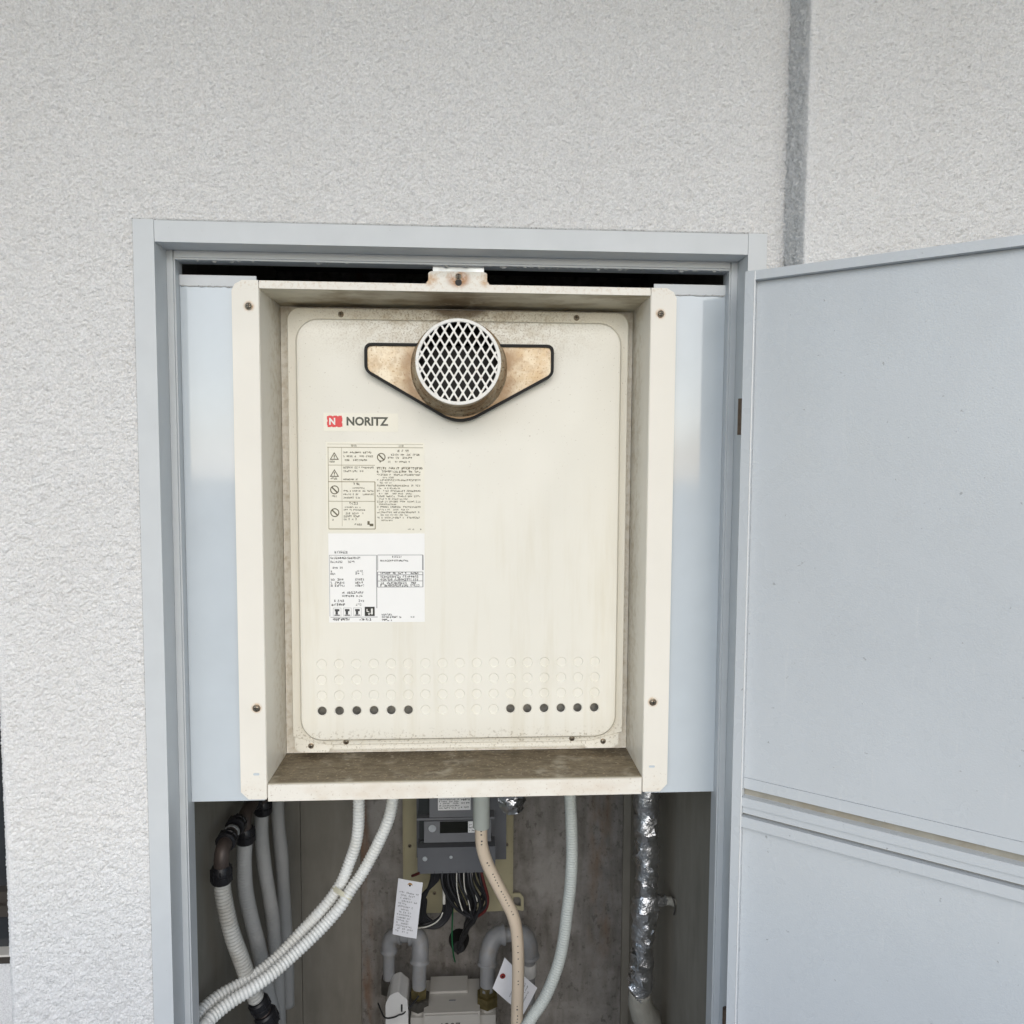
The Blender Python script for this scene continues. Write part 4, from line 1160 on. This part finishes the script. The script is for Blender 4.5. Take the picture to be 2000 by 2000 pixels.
finish('web', boxes((.3100, .3180, .482, .520, -.12, .0420), (.4100, .4180, .482, .520, -.12, .0420)), M['gas_grey'], gm, bevel=.002)
text_part('number', '1207', .3420, .3790, .0105, .0275, .4697, M['ink_black'], gm)

def hexnut(bm, c, r, z0_, z1_):
    poly = [(c[0] + r * math.cos(PI / 6 + k * PI / 3), c[1] + r * math.sin(PI / 6 + k * PI / 3)) for k in range(6)]
    a = [bm.verts.new((x, y, z0_)) for x, y in poly]; b = [bm.verts.new((x, y, z1_)) for x, y in poly]
    bm.faces.new(a[::-1]); bm.faces.new(b)
    for k in range(6): bm.faces.new((a[k], a[(k + 1) % 6], b[(k + 1) % 6], b[k]))

def gas_pipe(label, runs, nut_xy, nmat, r=.0132):
    t = thing('gas_pipe', (nut_xy[0], nut_xy[1], .04), label, 'pipe', 'grey gas pipes over the gas meter')
    for path, rr_ in runs['tubes']:
        bm = bmesh.new(); sweep(bm, catmull(path, .005), rr_, 18); finish('tube', bm, M['pipe_grey'], t, smooth=180)
    for el, rr_ in runs['elbows']:
        bm = bmesh.new(); p = catmull(el, .003); n_ = len(p)
        sweep(bm, p, lambda s, i, a: rr_ * (1.14 if i < 2 or i > n_ - 3 else 1.0), 20); finish('elbow', bm, M['pipe_grey'], t, smooth=40)
    bm = bmesh.new(); hexnut(bm, nut_xy, .0225, .0420, .0620); finish('union_nut', bm, nmat, t, bevel=.0015)
    bm = bmesh.new(); hexnut(bm, nut_xy, .0165, .0625, .0800); finish('brass_tail', bm, M['brass'], t, bevel=.0015)
    return t
gas_pipe('grey gas pipe bent in an arch left of the gas meter', dict(
    tubes=[([(.2970, .50, .07), (.2972, .503, .11), (.2985, .507, .14)], .0138), ([(.290, .525, .170), (.250, .528, .170)], .0125), ([(.2345, .53, .15), (.2345, .53, .10), (.2345, .53, .06)], .0118)],
    elbows=[([(.2978, .505, .128), (.2988, .509, .146), (.2975, .518, .162), (.290, .524, .170), (.279, .527, .1705)], .0168),
            ([(.259, .528, .1705), (.244, .529, .168), (.2360, .53, .157), (.2345, .53, .136)], .0150)]), (.2965, .50), M['nut_dark'])
gas_pipe('grey gas pipe bent in an arch right of the gas meter', dict(
    tubes=[([(.4322, .50, .07), (.4324, .503, .11), (.4335, .507, .13)], .0150), ([(.455, .527, .1640), (.482, .530, .1640), (.50, .53, .162)], .0140), ([(.5172, .53, .12), (.517, .53, .05), (.517, .53, .02)], .0130)],
    elbows=[([(.4326, .505, .118), (.4340, .510, .138), (.4410, .519, .155), (.452, .526, .1635), (.467, .529, .1645)], .0178),
            ([(.489, .531, .1645), (.505, .531, .160), (.5150, .53, .144), (.5175, .53, .115)], .0188)]), (.4320, .50), M['brass'])
bm = bmesh.new(); lathe(bm, [(.076, .0148), (.078, .0155), (.100, .0155), (.102, .0148)], (.517, .53, 0), (0, 0, 1), 18)
tag(finish('pipe_sleeve', bm, M['white_plastic'], None, smooth=40), 'short white sleeve on the right gas pipe beside the conduit', 'pipe sleeve')

vb = thing('gas_valve', (.256, .48, -.1), 'white plastic gas valve cover at the bottom, left of the gas meter', 'valve')
bm = bmesh.new()
prism_y(bm, round_poly([(.2345, -.12), (.2345, .072), (.243, .090), (.259, .096), (.266, .088), (.276, .080), (.2775, .060), (.2795, -.12)], [.001, .006, .006, .004, .004, .004, .004, .001], 4), .468, .525)
finish('cover', bm, M['white_plastic'], vb, bevel=.0025)
finish('front_cap', boxes((.2480, .2800, .455, .4675, -.12, .028)), M['white_plastic'], vb, bevel=.004)
finish('slot', boxes((.2640, .2672, .4665, .4679, .0560, .0700)), M['black'], vb)
bm = bmesh.new(); hexnut(bm, (.236, .53), .0185, .052, .080); finish('union_nut', bm, M['nut_dark'], vb, bevel=.0015)
ct = cable('black cable tie threaded through the white gas valve cover', [(.216, .500, .0500), (.232, .470, .0440), (.250, .463, .0480), (.262, .4625, .0535), (.268, .463, .0540), (.276, .472, .0560), (.287, .475, .066), (.298, .476, .080)], .0014, M['cable'], None, 'cable_tie')
